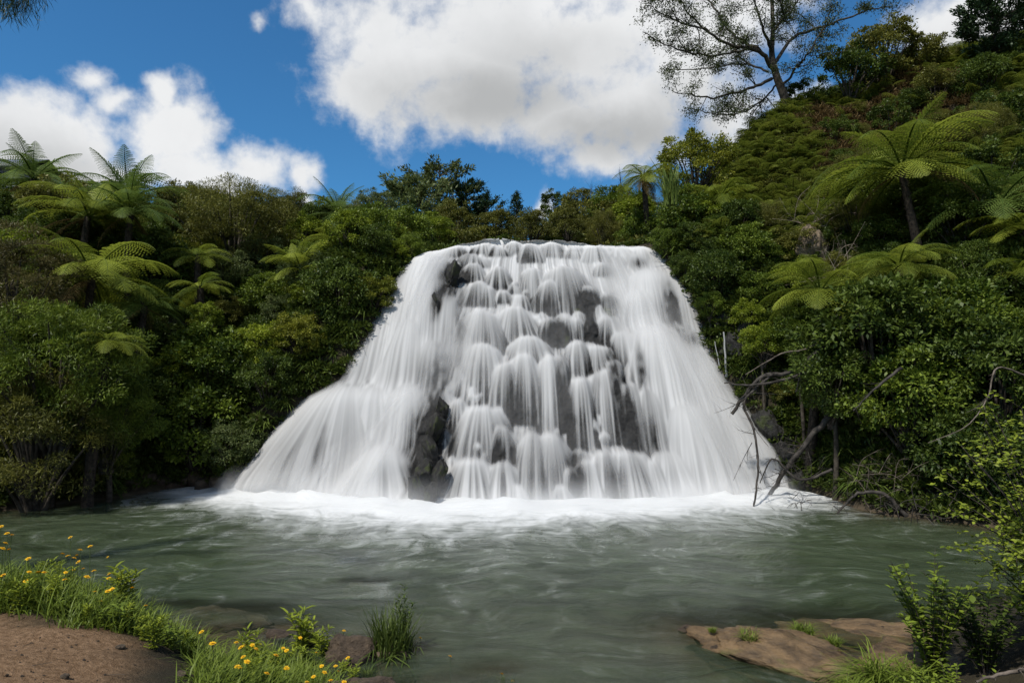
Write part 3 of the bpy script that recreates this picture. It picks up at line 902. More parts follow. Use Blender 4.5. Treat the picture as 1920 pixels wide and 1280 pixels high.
# ---- tree ferns
def frond_mesh(seed, mat, a0, a1, L=1.0, pairs=22, m=9, wid=.32, droop=.35, stem_dark=.15):
    """one fern frond along +X: arching midrib with pairs of toothed leaflets"""
    r = np.random.default_rng(seed)
    ns = 40; t = np.linspace(0, 1, ns)
    ang = a0 + (a1 - a0) * t ** 1.3
    P = np.cumsum(np.stack([np.cos(ang), 0 * ang, np.sin(ang)], -1), 0) * L / ns
    P[:, 1] = .04 * L * (r.random() - .5) * t ** 2 * 4
    mb = MB(); mb.tube(P[::3], np.linspace(.016, .003, len(P[::3])) * L, 4, stem_dark)
    Cs, As, Ns, Ls, Ws, Ts = [], [], [], [], [], []
    for i in range(pairs):
        ti = .10 + .89 * (i + .5) / pairs
        k = ti * (ns - 1); k0 = int(k); q = P[k0] + (P[min(k0 + 1, ns - 1)] - P[k0]) * (k - k0)
        tan = np.array([math.cos(a0 + (a1 - a0) * ti ** 1.3), 0, math.sin(a0 + (a1 - a0) * ti ** 1.3)])
        nor = np.array([-tan[2], 0, tan[0]])
        ln = wid * L * min(1, .30 + 2.2 * (ti - .08)) * (1 - max(0, ti - .35) / .66) ** .75
        for sg in (-1, 1):
            l2 = ln * (.92 + .16 * r.random()); fw = .38 + .5 * ti
            dirv = unit(np.array([0, sg, 0]) + tan * fw - nor * .10 + r.normal(size=3) * .05)
            ts = (np.arange(m) + .6) / m
            pts = q + dirv * (l2 * ts)[:, None] - np.array([0, 0, 1]) * (droop * l2 * ts ** 2)[:, None]
            dv = unit(dirv - np.array([0, 0, 1]) * (2 * droop * ts)[:, None])
            pn = np.cross(dv, np.cross(nor[None], dv)); sd = unit(np.cross(dv, nor[None]))
            pl = (L / pairs) * .54 * (1.05 - ts ** 2 * .75)
            for s2 in (-1, 1):
                Cs.append(pts); As.append(sd * s2 + dv * .55); Ns.append(np.repeat(nor[None], m, 0) + r.normal(size=(m, 3)) * .1)
                Ls.append(pl); Ws.append(np.full(m, l2 / m * .85)); Ts.append(np.clip(.5 + (r.random() - .5) * .25 + (r.random(m) - .5) * .3, 0, 1))
    V, F, tt = leaves(np.concatenate(Cs), np.concatenate(As), np.concatenate(Ns), np.concatenate(Ls), np.concatenate(Ws), np.concatenate(Ts), .05)
    mb.add(V, F, tt)
    return mb.mesh('frond', M[mat], False)


FROND = {}
for mt in ('fern', 'fern_deep'):
    FROND[mt] = {'up': [frond_mesh(31, mt, 1.25, .55), frond_mesh(32, mt, 1.15, .2)], 'arch': [frond_mesh(33, mt, .80, -.75), frond_mesh(34, mt, .65, -.85), frond_mesh(35, mt, 1.0, -.7)],
                 'flat': [frond_mesh(36, mt, .35, -.9), frond_mesh(37, mt, .15, -1.0)], 'droop': [frond_mesh(38, mt, -.1, -1.15)]}
FROND['dead'] = [frond_mesh(39, 'fern_dead', -.5, -1.45, wid=.22, droop=.5), frond_mesh(40, 'fern_dead', -.2, -1.4, wid=.2, droop=.5)]
ftm = {}


def fern_trunk(h, seed):
    mb = MB(); r = np.random.default_rng(seed)
    n = 14; t = np.linspace(0, 1, n)
    P = np.stack([.06 * h * np.sin(t * 2.2 + seed) * t * .5, .05 * h * np.cos(t * 1.7 + seed) * t * .4, -.3 + (h + .3) * t], -1)
    P[:, :2] -= P[-1, :2]
    mb.tube(P, .085 + .05 * (1 - t) + .02 * r.random(n), 8)
    for k in range(int(40 * max(h, .5))):        # stubs of old fronds
        q = r.random(); c = np.array([np.interp(q, t, P[:, 0]), np.interp(q, t, P[:, 1]), np.interp(q, t, P[:, 2])])
        a = r.random() * 6.28; dv = np.array([math.cos(a), math.sin(a), .9])
        mb.tube([c + dv * .06, c + dv * .16], [.022, .006], 3)
    return mb.mesh('trunk', M['bark_fern'])


def tree_fern(px, py, rpx, Y=None, label=None, n=(4, 6, 6), mat='fern', dead=0, seed=0, h=None, group=None, name='tree_fern', droop=1):
    """px,py: where the fronds spring from the trunk; rpx: frond length in photograph pixels"""
    r = random.Random(seed + 100)
    if Y is None:
        q = ground_hit(px, py + (h or .5) / 20 * FPX)
        Y = q[1]
    p = at(px, py, Y); gz = th(p[0], p[1])
    hgt = max(p[2] - gz, .3)
    L = rpx / FPX * Y * (1.28 if px < 700 else 1.12)
    root = empty(name, (p[0], p[1], gz))
    obj('trunk', fern_trunk(hgt, seed), root)
    fm = FROND[mat]; k = 0; tot = sum(n); off = r.random() * 6.28
    for cls, cnt in zip(('up', 'arch', 'flat', 'droop'), (n[0], n[1] + 2, n[2] + 3, droop)):
        for i in range(cnt):
            o = obj('frond', r.choice(fm[cls]), root, (0, 0, hgt - .03))
            o.rotation_euler = (r.uniform(-.18, .18), r.uniform(-.12, .12), off + 6.2832 * (i + r.uniform(-.3, .3)) / cnt + k * .6)
            s = L * r.uniform(.86, 1.12) * (.85 if cls == 'up' else 1); o.scale = (s, s, s)
        k += 1
    for i in range(dead):
        o = obj('frond', r.choice(FROND['dead']), root, (0, 0, hgt - .08)); o['label'] = 'dead brown frond'
        o.rotation_euler = (0, 0, r.uniform(0, 6.28)); s = L * r.uniform(.6, .9); o.scale = (s, s, s)
    root.rotation_euler = (r.uniform(-.10, .10), r.uniform(-.10, .10), 0)
    tag(root, label, 'tree fern', group)
    PLACED.append((p[0], p[1], .5))
    return root


# ---- left bank
tree_fern(62, 335, 88, 25, 'tree fern with upright feathery fronds beside the small grey house', (6, 5, 3), 'fern_deep', 1, 1)
tree_fern(245, 375, 105, 25.5, 'tall tree fern against the cloud on the left skyline', (6, 6, 4), 'fern_deep', 1, 2)
tree_fern(150, 402, 105, 21.8, 'bright yellow-green tree fern with brown lower fronds below the left skyline', (3, 7, 5), 'fern', 4, 3)
tree_fern(245, 400, 85, 22.4, 'green tree fern just right of the yellow-green one on the left bank', (1, 6, 6), 'fern_deep', 2, 4)
tree_fern(172, 520, 125, 19.0, 'wide bright green tree fern halfway up the left bank', (1, 8, 7), 'fern', 2, 5)
tree_fern(638, 402, 72, 27.5, 'slender tree fern with thin upright fronds on the skyline left of the fall', (6, 4, 3), 'fern_deep', 0, 6)
tree_fern(640, 470, 68, 24.6, 'tree fern with drooping fronds left of the top of the fall', (1, 4, 6), 'fern', 1, 7)
tree_fern(568, 505, 70, 22.8, 'fern with upright yellowish fronds in the left thicket', (6, 3, 2), 'fern', 0, 8)
tree_fern(372, 480, 55, 23.3, 'small tree fern showing a pale frond left of the olive tree', (0, 3, 5), 'fern', 0, 9)
tree_fern(400, 540, 52, 21.8, 'small shaded tree fern under the olive tree', (0, 4, 5), 'fern', 0, 10)
tree_fern(185, 640, 62, 17.0, 'fern whose fronds poke out right of the feathery shrub', (0, 4, 6), 'fern', 0, 11)
tree_fern(255, 570, 70, 19.6, 'shaded tree fern with browned hanging fronds', (0, 2, 5), 'fern_deep', 4, 12)

def plant_at(kind, px, py, rpx, name, label, cat, Y, group=None, sz=None):
    """crown centre at px,py,Y; stem reaches down to the ground"""
    c = at(px, py, Y); s = rpx / FPX * Y
    gz = th(c[0], c[1])
    hh = max(c[2] - gz, .35 * s)              # height of crown centre over the ground
    tm, cm = PROTO[kind][veg_rng.randrange(len(PROTO[kind]))]
    root = empty(name, (c[0], c[1], gz), veg_rng.uniform(0, 6.28))
    lift = hh - s                              # prototypes have their crown centre one radius up
    o = obj('crown', cm, root, (0, 0, lift)); o.scale = (s, s, s)
    t = obj('branches', tm, root, (0, 0, lift)); t.scale = (s, s, s)
    mb = MB(); zz = np.linspace(-.3, max(lift, 0) + .25 * s, 8)
    mb.tube(np.stack([.05 * s * np.sin(zz * 1.3 + px), .05 * s * np.cos(zz * 1.1 + px), zz], -1), np.linspace(.075, .05, 8) * s, 7)
    mb.build('trunk', M['bark'], root)
    tag(root, label, cat, group)
    PLACED.append((c[0], c[1], s))
    return root


LEFT_PLANTS = [
    ('fine_olive', 440, 430, 105, 'tree', 'dense olive green fine-leaved tree on the left bank', 'tree', 26.0),
    ('fine_brown', 30, 545, 120, 'shrub', 'brownish feathery shrub at the left edge', 'shrub', 17.8),
    ('fine_green', 110, 690, 145, 'shrub', 'big feathery green shrub leaning over the pool on the left', 'shrub', 17.0),
    ('fine_olive', 70, 820, 140, 'shrub', 'dark feathery shrub at the waterline on the far left', 'shrub', 16.6),
    ('fine_green', 205, 780, 85, 'shrub', 'feathery shrub with trailing twigs over the left shore', 'shrub', 17.6),
    ('leafy_mid', 395, 680, 80, 'shrub', 'leafy green bush above the left shore', 'shrub', 20.8),
    ('leafy_bright', 500, 690, 55, 'shrub', 'bright green bush close to the left side of the fall', 'shrub', 21.4),
    ('leafy_mid', 370, 800, 85, 'shrub', 'deep green bush by the water left of the fall', 'shrub', 20.2),
    ('leafy_dark', 450, 790, 66, 'shrub', 'dark bush at the foot of the left curtain', 'shrub', 20.9),
    ('leafy_bright', 385, 592, 30, 'sapling', 'slim yellow-green sapling top above the left bushes', 'sapling', 21.0),
    ('pale_open', 585, 550, 58, 'shrub', 'pale green open shrub beside the upper left of the fall', 'shrub', 23.4),
    ('leafy_bright', 580, 612, 36, 'shrub', 'bright leafy shrub hanging over the left edge of the fall', 'shrub', 22.4),
    ('leafy_mid', 690, 500, 55, 'shrub', 'mid green shrub at the left shoulder of the fall', 'shrub', 24.6),
    ('leafy_mid', 760, 440, 52, 'shrub', 'leafy bush at the left end of the lip', 'shrub', 26.5),
    ('yellow_round', 735, 462, 36, 'shrub', 'small yellow-green bush near the left end of the lip', 'shrub', 26.0),
    ('leafy_mid', 766, 462, 26, 'shrub', 'small bush overhanging the left corner of the lip', 'shrub', 24.0),
    ('leafy_bright', 742, 498, 24, 'shrub', 'bright tuft of leaves just left of the lip corner', 'shrub', 23.6),
    ('olive_leafy', 100, 445, 75, 'shrub', 'olive bush below the house on the left slope', 'shrub', 23.6),
    ('leafy_dark', 275, 480, 66, 'shrub', 'dark bush between the two big left tree ferns', 'shrub', 23.6),
    ('leafy_mid', 40, 405, 58, 'shrub', 'green bush right under the small house', 'shrub', 26.0),
    ('olive_leafy', 335, 385, 46, 'shrub', 'olive bush on the skyline right of the tall tree fern', 'shrub', 28.0),
    ('dark_open', 350, 420, 50, 'shrub', 'dark bush below the left skyline', 'shrub', 27.0),
    ('fine_olive', 535, 412, 58, 'shrub', 'olive fine-leaved bush on the skyline left of the slender fern', 'shrub', 28.5),
    ('leafy_bright', 570, 440, 40, 'shrub', 'bright bush left of the drooping tree fern', 'shrub', 26.8),
    ('leafy_mid', 700, 428, 50, 'shrub', 'green bush behind the drooping tree fern', 'shrub', 29.0),
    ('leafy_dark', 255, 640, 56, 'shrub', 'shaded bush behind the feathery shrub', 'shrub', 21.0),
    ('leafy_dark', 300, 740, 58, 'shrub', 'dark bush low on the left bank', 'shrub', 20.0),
    ('leafy_bright', 330, 690, 40, 'shrub', 'yellow-green tuft of leaves left of the leafy green bush', 'shrub', 20.2),
]
RIGHT_PLANTS = [
    ('yellow_round', 1302, 318, 74, 'tree', 'rounded yellow-green tree on the slope right of the fall', 'tree', 29.0),
    ('dark_open', 1590, 140, 64, 'tree', 'dark leafy tree on the ridge beside the sparse tree', 'tree', 33.0),
    ('olive_leafy', 1655, 110, 72, 'tree', 'olive tree standing along the ridge', 'tree', 33.5),
    ('olive_leafy', 1730, 120, 50, 'tree', 'small olive tree at the right end of the ridge', 'tree', 33.5),
    ('dark_open', 1500, 185, 36, 'shrub', 'thin shrub at the foot of the sparse tree', 'shrub', 33.4),
    ('leafy_dark', 1640, 640, 120, 'shrub', 'large dark green bush above the right bank', 'shrub', 17.6),
    ('leafy_mid', 1790, 620, 105, 'shrub', 'broad green bush at right below the tall tree fern', 'shrub', 17.8),
    ('leafy_dark', 1870, 700, 110, 'shrub', 'dark bush at the right edge above the pool', 'shrub', 16.0),
    ('leafy_mid', 1700, 740, 95, 'shrub', 'green bush overhanging the dead brush on the right bank', 'shrub', 16.6),
    ('leafy_dark', 1560, 710, 75, 'shrub', 'dark bush behind the fallen limbs', 'shrub', 17.6),
    ('leafy_dark', 1820, 850, 95, 'shrub', 'shaded bush low on the right bank', 'shrub', 15.4),
    ('leafy_mid', 1290, 450, 58, 'shrub', 'green bush at the right end of the lip', 'shrub', 25.0),
    ('leafy_mid', 1252, 456, 30, 'shrub', 'small bush overhanging the right corner of the lip', 'shrub', 24.0),
    ('leafy_dark', 1284, 500, 28, 'shrub', 'dark tuft of leaves at the right shoulder of the fall', 'shrub', 23.2),
    ('leafy_mid', 1330, 570, 26, 'shrub', 'small bush touching the right side of the fall', 'shrub', 21.6),
    ('leafy_bright', 1350, 470, 48, 'shrub', 'bright ferny bush right of the lip', 'shrub', 24.6),
    ('leafy_mid', 1400, 520, 50, 'shrub', 'green bush beside the upper right curtain', 'shrub', 22.8),
    ('fine_olive', 1440, 470, 46, 'shrub', 'olive bush left of the tan boulder', 'shrub', 24.0),
    ('leafy_bright', 1400, 590, 34, 'shrub', 'mossy yellow-green bush on the rock right of the fall', 'shrub', 21.2),
    ('leafy_bright', 1430, 640, 40, 'shrub', 'bright green bush above the dead limbs', 'shrub', 20.0),
    ('leafy_mid', 1500, 620, 50, 'shrub', 'green bush under the bright right tree fern', 'shrub', 19.4),
    ('dark_open', 1860, 240, 70, 'shrub', 'dark bush behind the crown of the tall tree fern', 'shrub', 27.5),
    ('leafy_dark', 1740, 440, 80, 'shrub', 'dark bush behind the trunk of the tall tree fern', 'shrub', 22.0),
    ('leafy_dark', 1640, 410, 56, 'shrub', 'dark bush left of the tall tree fern trunk', 'shrub', 24.0),
    ('leafy_bright', 1640, 520, 40, 'shrub', 'bright low bush under the tall tree fern', 'shrub', 20.4),
    ('dark_open', 1860, 430, 70, 'shrub', 'dark bush at the right edge under the hanging fronds', 'shrub', 21.5),
]
MIDDLE_PLANTS = [
    ('dark_open', 1040, 385, 30, 'tree', 'dark round tree right of the small conifer', 'tree', 44),
    ('olive_leafy', 1090, 395, 42, 'tree', 'olive tree on the skyline above the lip', 'tree', 40),
    ('leafy_mid', 1150, 390, 46, 'tree', 'green tree on the skyline right of the lip centre', 'tree', 37),
    ('leafy_bright', 1190, 400, 44, 'shrub', 'bright green bush left of the tall trunk', 'shrub', 33),
    ('olive_leafy', 850, 415, 42, 'shrub', 'olive bush beyond the lip under the tall pine', 'shrub', 34),
    ('olive_leafy', 930, 425, 36, 'shrub', 'low olive bush behind the middle of the lip', 'shrub', 33),
    ('leafy_bright', 815, 430, 36, 'shrub', 'bright bush behind the left part of the lip', 'shrub', 30),
    ('olive_leafy', 1000, 425, 34, 'shrub', 'low olive bush below the small conifer', 'shrub', 33),
    ('olive_leafy', 1065, 425, 36, 'shrub', 'olive bush behind the right part of the lip', 'shrub', 32),
    ('fine_olive', 1130, 428, 36, 'shrub', 'fine-leaved bush behind the right part of the lip', 'shrub', 31),
    ('leafy_mid', 1200, 430, 38, 'shrub', 'green bush just behind the right end of the lip', 'shrub', 29),
    ('pale_open', 700, 390, 40, 'tree', 'pale tree left of the pines', 'tree', 40),
]
for a in LEFT_PLANTS + RIGHT_PLANTS + MIDDLE_PLANTS: plant_at(*a)

# ---- right side tree ferns
tree_fern(1213, 330, 62, 28.5, 'tree fern on a tall pale trunk right of the lip', (0, 4, 5), 'fern', 7, 20, droop=7)
tree_fern(1352, 372, 82, 25.0, 'fern with arching pale green fronds on the open slope', (0, 8, 6), 'fern', 3, 21)
tree_fern(1715, 312, 165, 20.5, 'big tree fern with a broad crown high on the right slope', (4, 7, 6), 'fern', 2, 22, droop=4)
tree_fern(1870, 385, 150, 20.0, 'tree fern at the right edge with long drooping fronds', (0, 6, 7), 'fern_deep', 1, 23)
tree_fern(1925, 430, 110, 19.0, 'fern at the right edge below the drooping one', (0, 5, 6), 'fern', 0, 24)
tree_fern(1690, 500, 100, 18.8, 'bright green fern below the big tree fern', (1, 8, 5), 'fern', 0, 25)
tree_fern(1508, 545, 112, 18.8, 'bright green fern spreading over the bank right of the fall', (0, 8, 6), 'fern', 0, 26)
tree_fern(1912, 555, 100, 18.2, 'shaded fern at the right edge above the bushes', (0, 5, 6), 'fern', 0, 27)
tree_fern(1745, 590, 70, 17.6, 'low fern in front of the tall fern trunk', (0, 5, 4), 'fern_deep', 0, 28)
tree_fern(1640, 500, 60, 19.6, 'small yellowish fern left of the tall fern trunk', (0, 6, 4), 'fern', 0, 29)

# ---- filler thicket: shrubs nobody could tell apart, on the real slopes
LOOK = {'leafy_dark': 'dark green broad-leaved shrub', 'leafy_mid': 'mid green broad-leaved shrub', 'dark_open': 'loose dark green shrub', 'olive_leafy': 'olive brown-green shrub', 'fine_olive': 'fine-leaved olive shrub', 'leafy_bright': 'bright green shrub', 'yellow_round': 'yellow-green rounded shrub', 'pale_open': 'pale green narrow-leaved shrub'}


def filler(poly, n, kinds, label, group, rmin, rmax, seed, gap=.55):
    r = random.Random(seed)
    xs = [p[0] for p in poly]; ys = [p[1] for p in poly]; c = 0; tries = 0
    P = poly
    def ins(x, y):
        k = False
        for i in range(len(P)):
            x0, y0 = P[i]; x1, y1 = P[i - 1]
            if (y0 > y) != (y1 > y) and x < (x1 - x0) * (y - y0) / (y1 - y0) + x0: k = not k
        return k
    while c < n and tries < n * 40:
        tries += 1
        px = r.uniform(min(xs), max(xs)); py = r.uniform(min(ys), max(ys))
        if not ins(px, py): continue
        h = ground_hit(px, py)
        if h is None or h[2] < .1: continue
        s = r.uniform(rmin, rmax)
        if any((h[0] - q[0]) ** 2 + (h[1] - q[1]) ** 2 < (gap * (s + min(q[2], 1.2))) ** 2 for q in PLACED): continue
        kd = r.choice(kinds)
        tm, cm = r.choice(PROTO[kd])
        root = empty('shrub', (h[0], h[1], h[2] - .35 * s), r.uniform(0, 6.28), (s, s, s * r.uniform(.8, 1.15)))
        obj('trunk', tm, root); obj('crown', cm, root)
        look = LOOK[kd]; size = 'small' if s < rmin + .35 * (rmax - rmin) else ('large' if s > rmin + .7 * (rmax - rmin) else 'middle-sized')
        tag(root, size + ' ' + look + ' ' + label, 'shrub', size + ' ' + look + 's, ' + group)
        PLACED.append((h[0], h[1], s)); c += 1


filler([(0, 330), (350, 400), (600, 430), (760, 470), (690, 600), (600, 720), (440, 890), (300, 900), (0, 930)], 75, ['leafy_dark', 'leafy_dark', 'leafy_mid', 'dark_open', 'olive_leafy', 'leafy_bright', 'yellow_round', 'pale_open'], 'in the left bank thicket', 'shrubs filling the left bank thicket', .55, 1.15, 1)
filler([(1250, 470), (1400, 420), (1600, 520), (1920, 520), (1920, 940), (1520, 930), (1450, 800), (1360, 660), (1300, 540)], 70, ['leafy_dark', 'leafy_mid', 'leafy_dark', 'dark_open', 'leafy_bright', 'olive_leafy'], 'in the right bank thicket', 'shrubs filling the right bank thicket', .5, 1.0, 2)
filler([(1560, 230), (1920, 120), (1920, 520), (1600, 460)], 26, ['leafy_dark', 'olive_leafy', 'dark_open', 'fine_olive'], 'on the steep upper right slope', 'bushes on the upper right slope', .5, 1.1, 3)
r_ = random.Random(9)
for k in range(70):      # the far wood beyond the stream
    x = r_.uniform(-26, 26); y = r_.uniform(36, 62)
    if k >= 46: x = r_.uniform(-9, 9); y = r_.uniform(31, 38)
    if x > 9 and y < 52: continue
    s = r_.uniform(1.3, 2.2) * (.62 if k >= 46 else 1)
    kd = r_.choice(['olive_leafy', 'leafy_dark', 'leafy_mid', 'fine_olive']); tm, cm = r_.choice(PROTO[kd])
    root = empty('tree', (x, y, th(x, y) - .3), r_.uniform(0, 6), (s, s, s * r_.uniform(.8, 1.2)))
    obj('trunk', tm, root); obj('crown', cm, root)
    side = 'left of' if x < -3.5 else ('right of' if x > 4.5 else 'straight behind')
    lk = {'olive_leafy': 'olive', 'leafy_dark': 'dark green', 'leafy_mid': 'mid green', 'fine_olive': 'fine-leaved olive'}[kd]
    tag(root, lk + ' bushy tree in the wood ' + side + ' the lip of the fall', 'tree', lk + ' trees in the wood ' + side + ' the lip')

# ---- conifers
def conifer(px, ptop, pbase, wpx, Y, label, mat='leaf_pine', seed=0, flat=0.0, bare=.12, dens=1.0, name='pine_tree'):
    r = np.random.default_rng(seed)
    top = at(px, ptop, Y); b = at(px, pbase, Y); gz = th(b[0], b[1])
    H = top[2] - gz; R = wpx / FPX * Y
    root = empty(name, (b[0], b[1], gz)); mb = MB()
    mb.tube(np.stack([.01 * H * np.sin(np.linspace(0, 3, 10)), 0 * np.linspace(0, 1, 10), np.linspace(-.3, H * .98, 10)], -1), np.linspace(.022 * H, .004 * H, 10), 6)
    Cs, As, Ls, Ts = [], [], [], []
    nb = int(70 * dens)
    for i in range(nb):
        f = bare + (1 - bare) * (i + r.random()) / nb
        prof = ((1 - f) ** .8 + .04) if flat == 0 else (np.sin(np.pi * min(1, max(0, (f - bare) / (1 - bare)) ** 1.4 * .92 + .06)) ** .6)
        ln = R * prof * (.55 + .55 * r.random()); a = r.random() * 6.283
        el = (.25 if flat == 0 else .5 * r.random()) * (1 if r.random() > .3 else -.3)
        s = np.array([0, 0, f * H * .97]); t = np.linspace(0, 1, 5)[:, None]
        dv = np.array([math.cos(a), math.sin(a), el])
        P = s + dv * ln * t + np.array([0, 0, 1]) * (.22 * ln * t ** 2)
        mb.tube(P, np.linspace(.006 * H, .0015 * H, 5), 4)
        m_ = int(40 * (ln / R + .3) * 3)
        tt = (.25 if flat == 0 else .5) + (.75 if flat == 0 else .5) * r.random(m_) ** .7
        C = s + dv * ln * tt[:, None] + np.array([0, 0, 1]) * (.22 * ln * tt ** 2)[:, None] + r.normal(size=(m_, 3)) * (np.array([.07, .07, .05 if flat == 0 else .03]) * R)
        Cs.append(C); As.append(unit(dv + r.normal(size=(m_, 3)) * .8 + np.array([0, 0, .5]))); Ls.append(np.full(m_, .10 * R) * (.6 + .8 * r.random(m_))); Ts.append(np.clip(.5 + .3 * (r.random() - .5) + .5 * (r.random(m_) - .5), 0, 1))
    C = np.concatenate(Cs); n = len(C)
    V, F, tt = leaves(C, np.concatenate(As), unit(r.normal(size=(n, 3)) + np.array([0, 0, 1])), np.concatenate(Ls), np.concatenate(Ls) * .34, np.concatenate(Ts))
    mb.build('trunk', M['bark'], root); obj('crown', mesh_np('crown', V, F, M[mat], {'tint': tt}), root)
    tag(root, label, 'pine tree'); return root


conifer(822, 305, 430, 70, 48, 'tall pine with a ragged flat crown, highest on the skyline', 'leaf_pine_olive', 1, 1.0, .35, .8)
conifer(782, 342, 430, 74, 44, 'pale green pine in front of the tall pine', 'leaf_pale', 2, 1.0, .2, 1.2)
conifer(872, 338, 430, 62, 50, 'dark pine right behind the tall ragged pine', 'leaf_pine', 3, 1.0, .1, 1.3)
conifer(912, 366, 440, 44, 50, 'low dark pine at the right end of the pine group', 'leaf_pine', 4, 1.0, .1)
conifer(968, 356, 440, 40, 44, 'small pointed conifer standing alone above the lip', 'leaf_pine', 5, 0, .02, 1.4, 'conifer')
conifer(735, 360, 430, 36, 52, 'dark pine left of the pale pine', 'leaf_pine', 6, 1.0, .1)
conifer(698, 365, 430, 26, 54, 'dark pine farthest left in the group', 'leaf_pine', 7, 1.0, .1)
conifer(1868, 0, 150, 78, 31, 'dark pine at the top right corner on the hill', 'leaf_pine', 8, 1.0, .2, 1.4)


# ---- branching trees drawn limb by limb
def limb(mb, pts, r0, r1, k=6, wob=0.0, rs=None):
    pts = np.asarray(pts, float); n = len(pts) * 5
    t = np.linspace(0, len(pts) - 1, n); out_ = np.zeros((n, 3))
    for c in range(3):   # Catmull-Rom
        p = np.r_[2 * pts[0, c] - pts[1, c], pts[:, c], 2 * pts[-1, c] - pts[-2, c]]
        i = np.minimum(t.astype(int), len(pts) - 2); u = t - i
        p0, p1, p2, p3 = p[i], p[i + 1], p[i + 2], p[i + 3]
        out_[:, c] = .5 * (2 * p1 + (p2 - p0) * u + (2 * p0 - 5 * p1 + 4 * p2 - p3) * u ** 2 + (3 * p1 - p0 - 3 * p2 + p3) * u ** 3)
    if wob and rs is not None: out_[1:-1] += rs.normal(size=(n - 2, 3)) * wob
    mb.tube(out_, np.linspace(r0, r1, n), k)
    return out_


def twigs(mb, curve, n, ln, r0, rs, t0=.25, spread=1.0, depth=1, ends=None, up=.2, k=4):
    for _ in range(n):
        q = t0 + (1 - t0) * rs.random(); i = min(int(q * (len(curve) - 1)), len(curve) - 2)
        s = curve[i]; tan = unit(curve[i + 1] - curve[i])
        d = unit(tan * .8 + rs.normal(size=3) * spread * .8 + np.array([0, 0, up]))
        l = ln * (.5 + .8 * rs.random()) * (1.1 - .5 * q)
        t = np.linspace(0, 1, 6)[:, None]; bend = rs.normal(size=3) * .25
        P = s + d * l * t + bend * l * t ** 2
        rr = r0 * (1.2 - .7 * q)
        mb.tube(P, np.linspace(rr, rr * .25, 6), k)
        if ends is not None: ends.append(P[-1]); ends.append(P[3])
        if depth > 0: twigs(mb, P, 4, l * .5, rr * .5, rs, .2, spread, depth - 1, ends, up, 3)


rs = np.random.default_rng(77)
YT = 33.0
bp = at(1482, 222, YT); bp[2] = th(bp[0], bp[1])
tree = empty('tree', bp)
mb = MB(); ends = []
def L3(pts): return [at(x, y, YT + dy) - bp for (x, y, dy) in pts]
trunk_c = limb(mb, L3([(1486, 232, 0), (1470, 180, 0), (1455, 140, 0), (1447, 100, .1), (1449, 50, .2), (1445, -60, .3)]), .24, .07, 8)
for pts, r0 in [([(1455, 140, 0), (1425, 95, -.6), (1370, 85, -1.2), (1310, 45, -1.8), (1262, -10, -2.2)], .17),
                ([(1447, 148, 0), (1400, 168, -1), (1330, 182, -1.6), (1262, 172, -2)], .12),
                ([(1425, 95, -.6), (1370, 60, .6), (1330, 0, 1.6), (1300, -40, 2)], .11),
                ([(1447, 100, .1), (1425, 40, -.8), (1405, -40, -1.2)], .12),
                ([(1452, 120, 0), (1490, 70, .8), (1560, 45, 1.2), (1630, 20, 1.6), (1670, 12, 1.8)], .13),
                ([(1466, 165, 0), (1500, 120, -1), (1530, 80, -1.6), (1560, 10, -2)], .09),
                ([(1447, 60, .2), (1490, 10, .6), (1530, -40, 1)], .09),
                ([(1400, 92, -1), (1330, 105, -1.6), (1260, 90, -2.2), (1205, 60, -2.6)], .08),
                ([(1330, 60, -1.6), (1270, 40, -2), (1215, 10, -2.5)], .07),
                ([(1440, 135, 0), (1390, 120, 1.4), (1320, 130, 2.2), (1250, 130, 2.8)], .08),
                ([(1460, 155, 0), (1420, 195, .8), (1370, 215, 1.4), (1300, 205, 1.8)], .07),
                ([(1449, 60, .2), (1470, 30, -1.5), (1450, -30, -2.5)], .08)]:
    c = limb(mb, L3(pts), r0 * .72, .018, 6, .03, rs)
    twigs(mb, c, 15, 1.5, .028, rs, .22, 1.0, 2, ends, .1)
mb.build('trunk', M['bark'], tree)
E = np.array(ends); E = E[rs.random(len(E)) < .55]
cc = np.repeat(E, 7, 0); n = len(cc)
C = cc + rs.normal(size=(n, 3)) * np.array([.16, .16, .10])
V, F, t = leaves(C, rs.normal(size=(n, 3)) + np.array([0, 0, -.2]), unit(rs.normal(size=(n, 3)) + np.array([0, 0, 1])), .11 * (.6 + .8 * rs.random(n)), .045, np.clip(.4 + .5 * (rs.random(n) - .5), 0, 1))
obj('crown', mesh_np('crown', V, F, M['leaf_pine_olive'], {'tint': t * .6}), tree)
tag(tree, 'sparse spreading tree leaning from the hilltop, dark limbs against the cloud', 'tree')

# two bare saplings on the skyline
for (px, pt, pb, Y, lab) in [(1108, 345, 400, 38, 'small bare dead tree on the skyline above the lip'), (1162, 318, 400, 36, 'taller bare dead sapling left of the tall fern trunk')]:
    p = at(px, pb, Y); p[2] = th(p[0], p[1]); t = empty('bare_tree', p); mb = MB()
    top = at(px, pt, Y) - p
    c = limb(mb, [(0, 0, -.2), top * .5 + np.array([.1, 0, 0]), top], .06, .012, 5)
    twigs(mb, c, 16, .9, .014, rs, .6, .8, 1, None, .6)
    mb.build('branches', M['dead_wood'], t); tag(t, lab, 'dead tree')

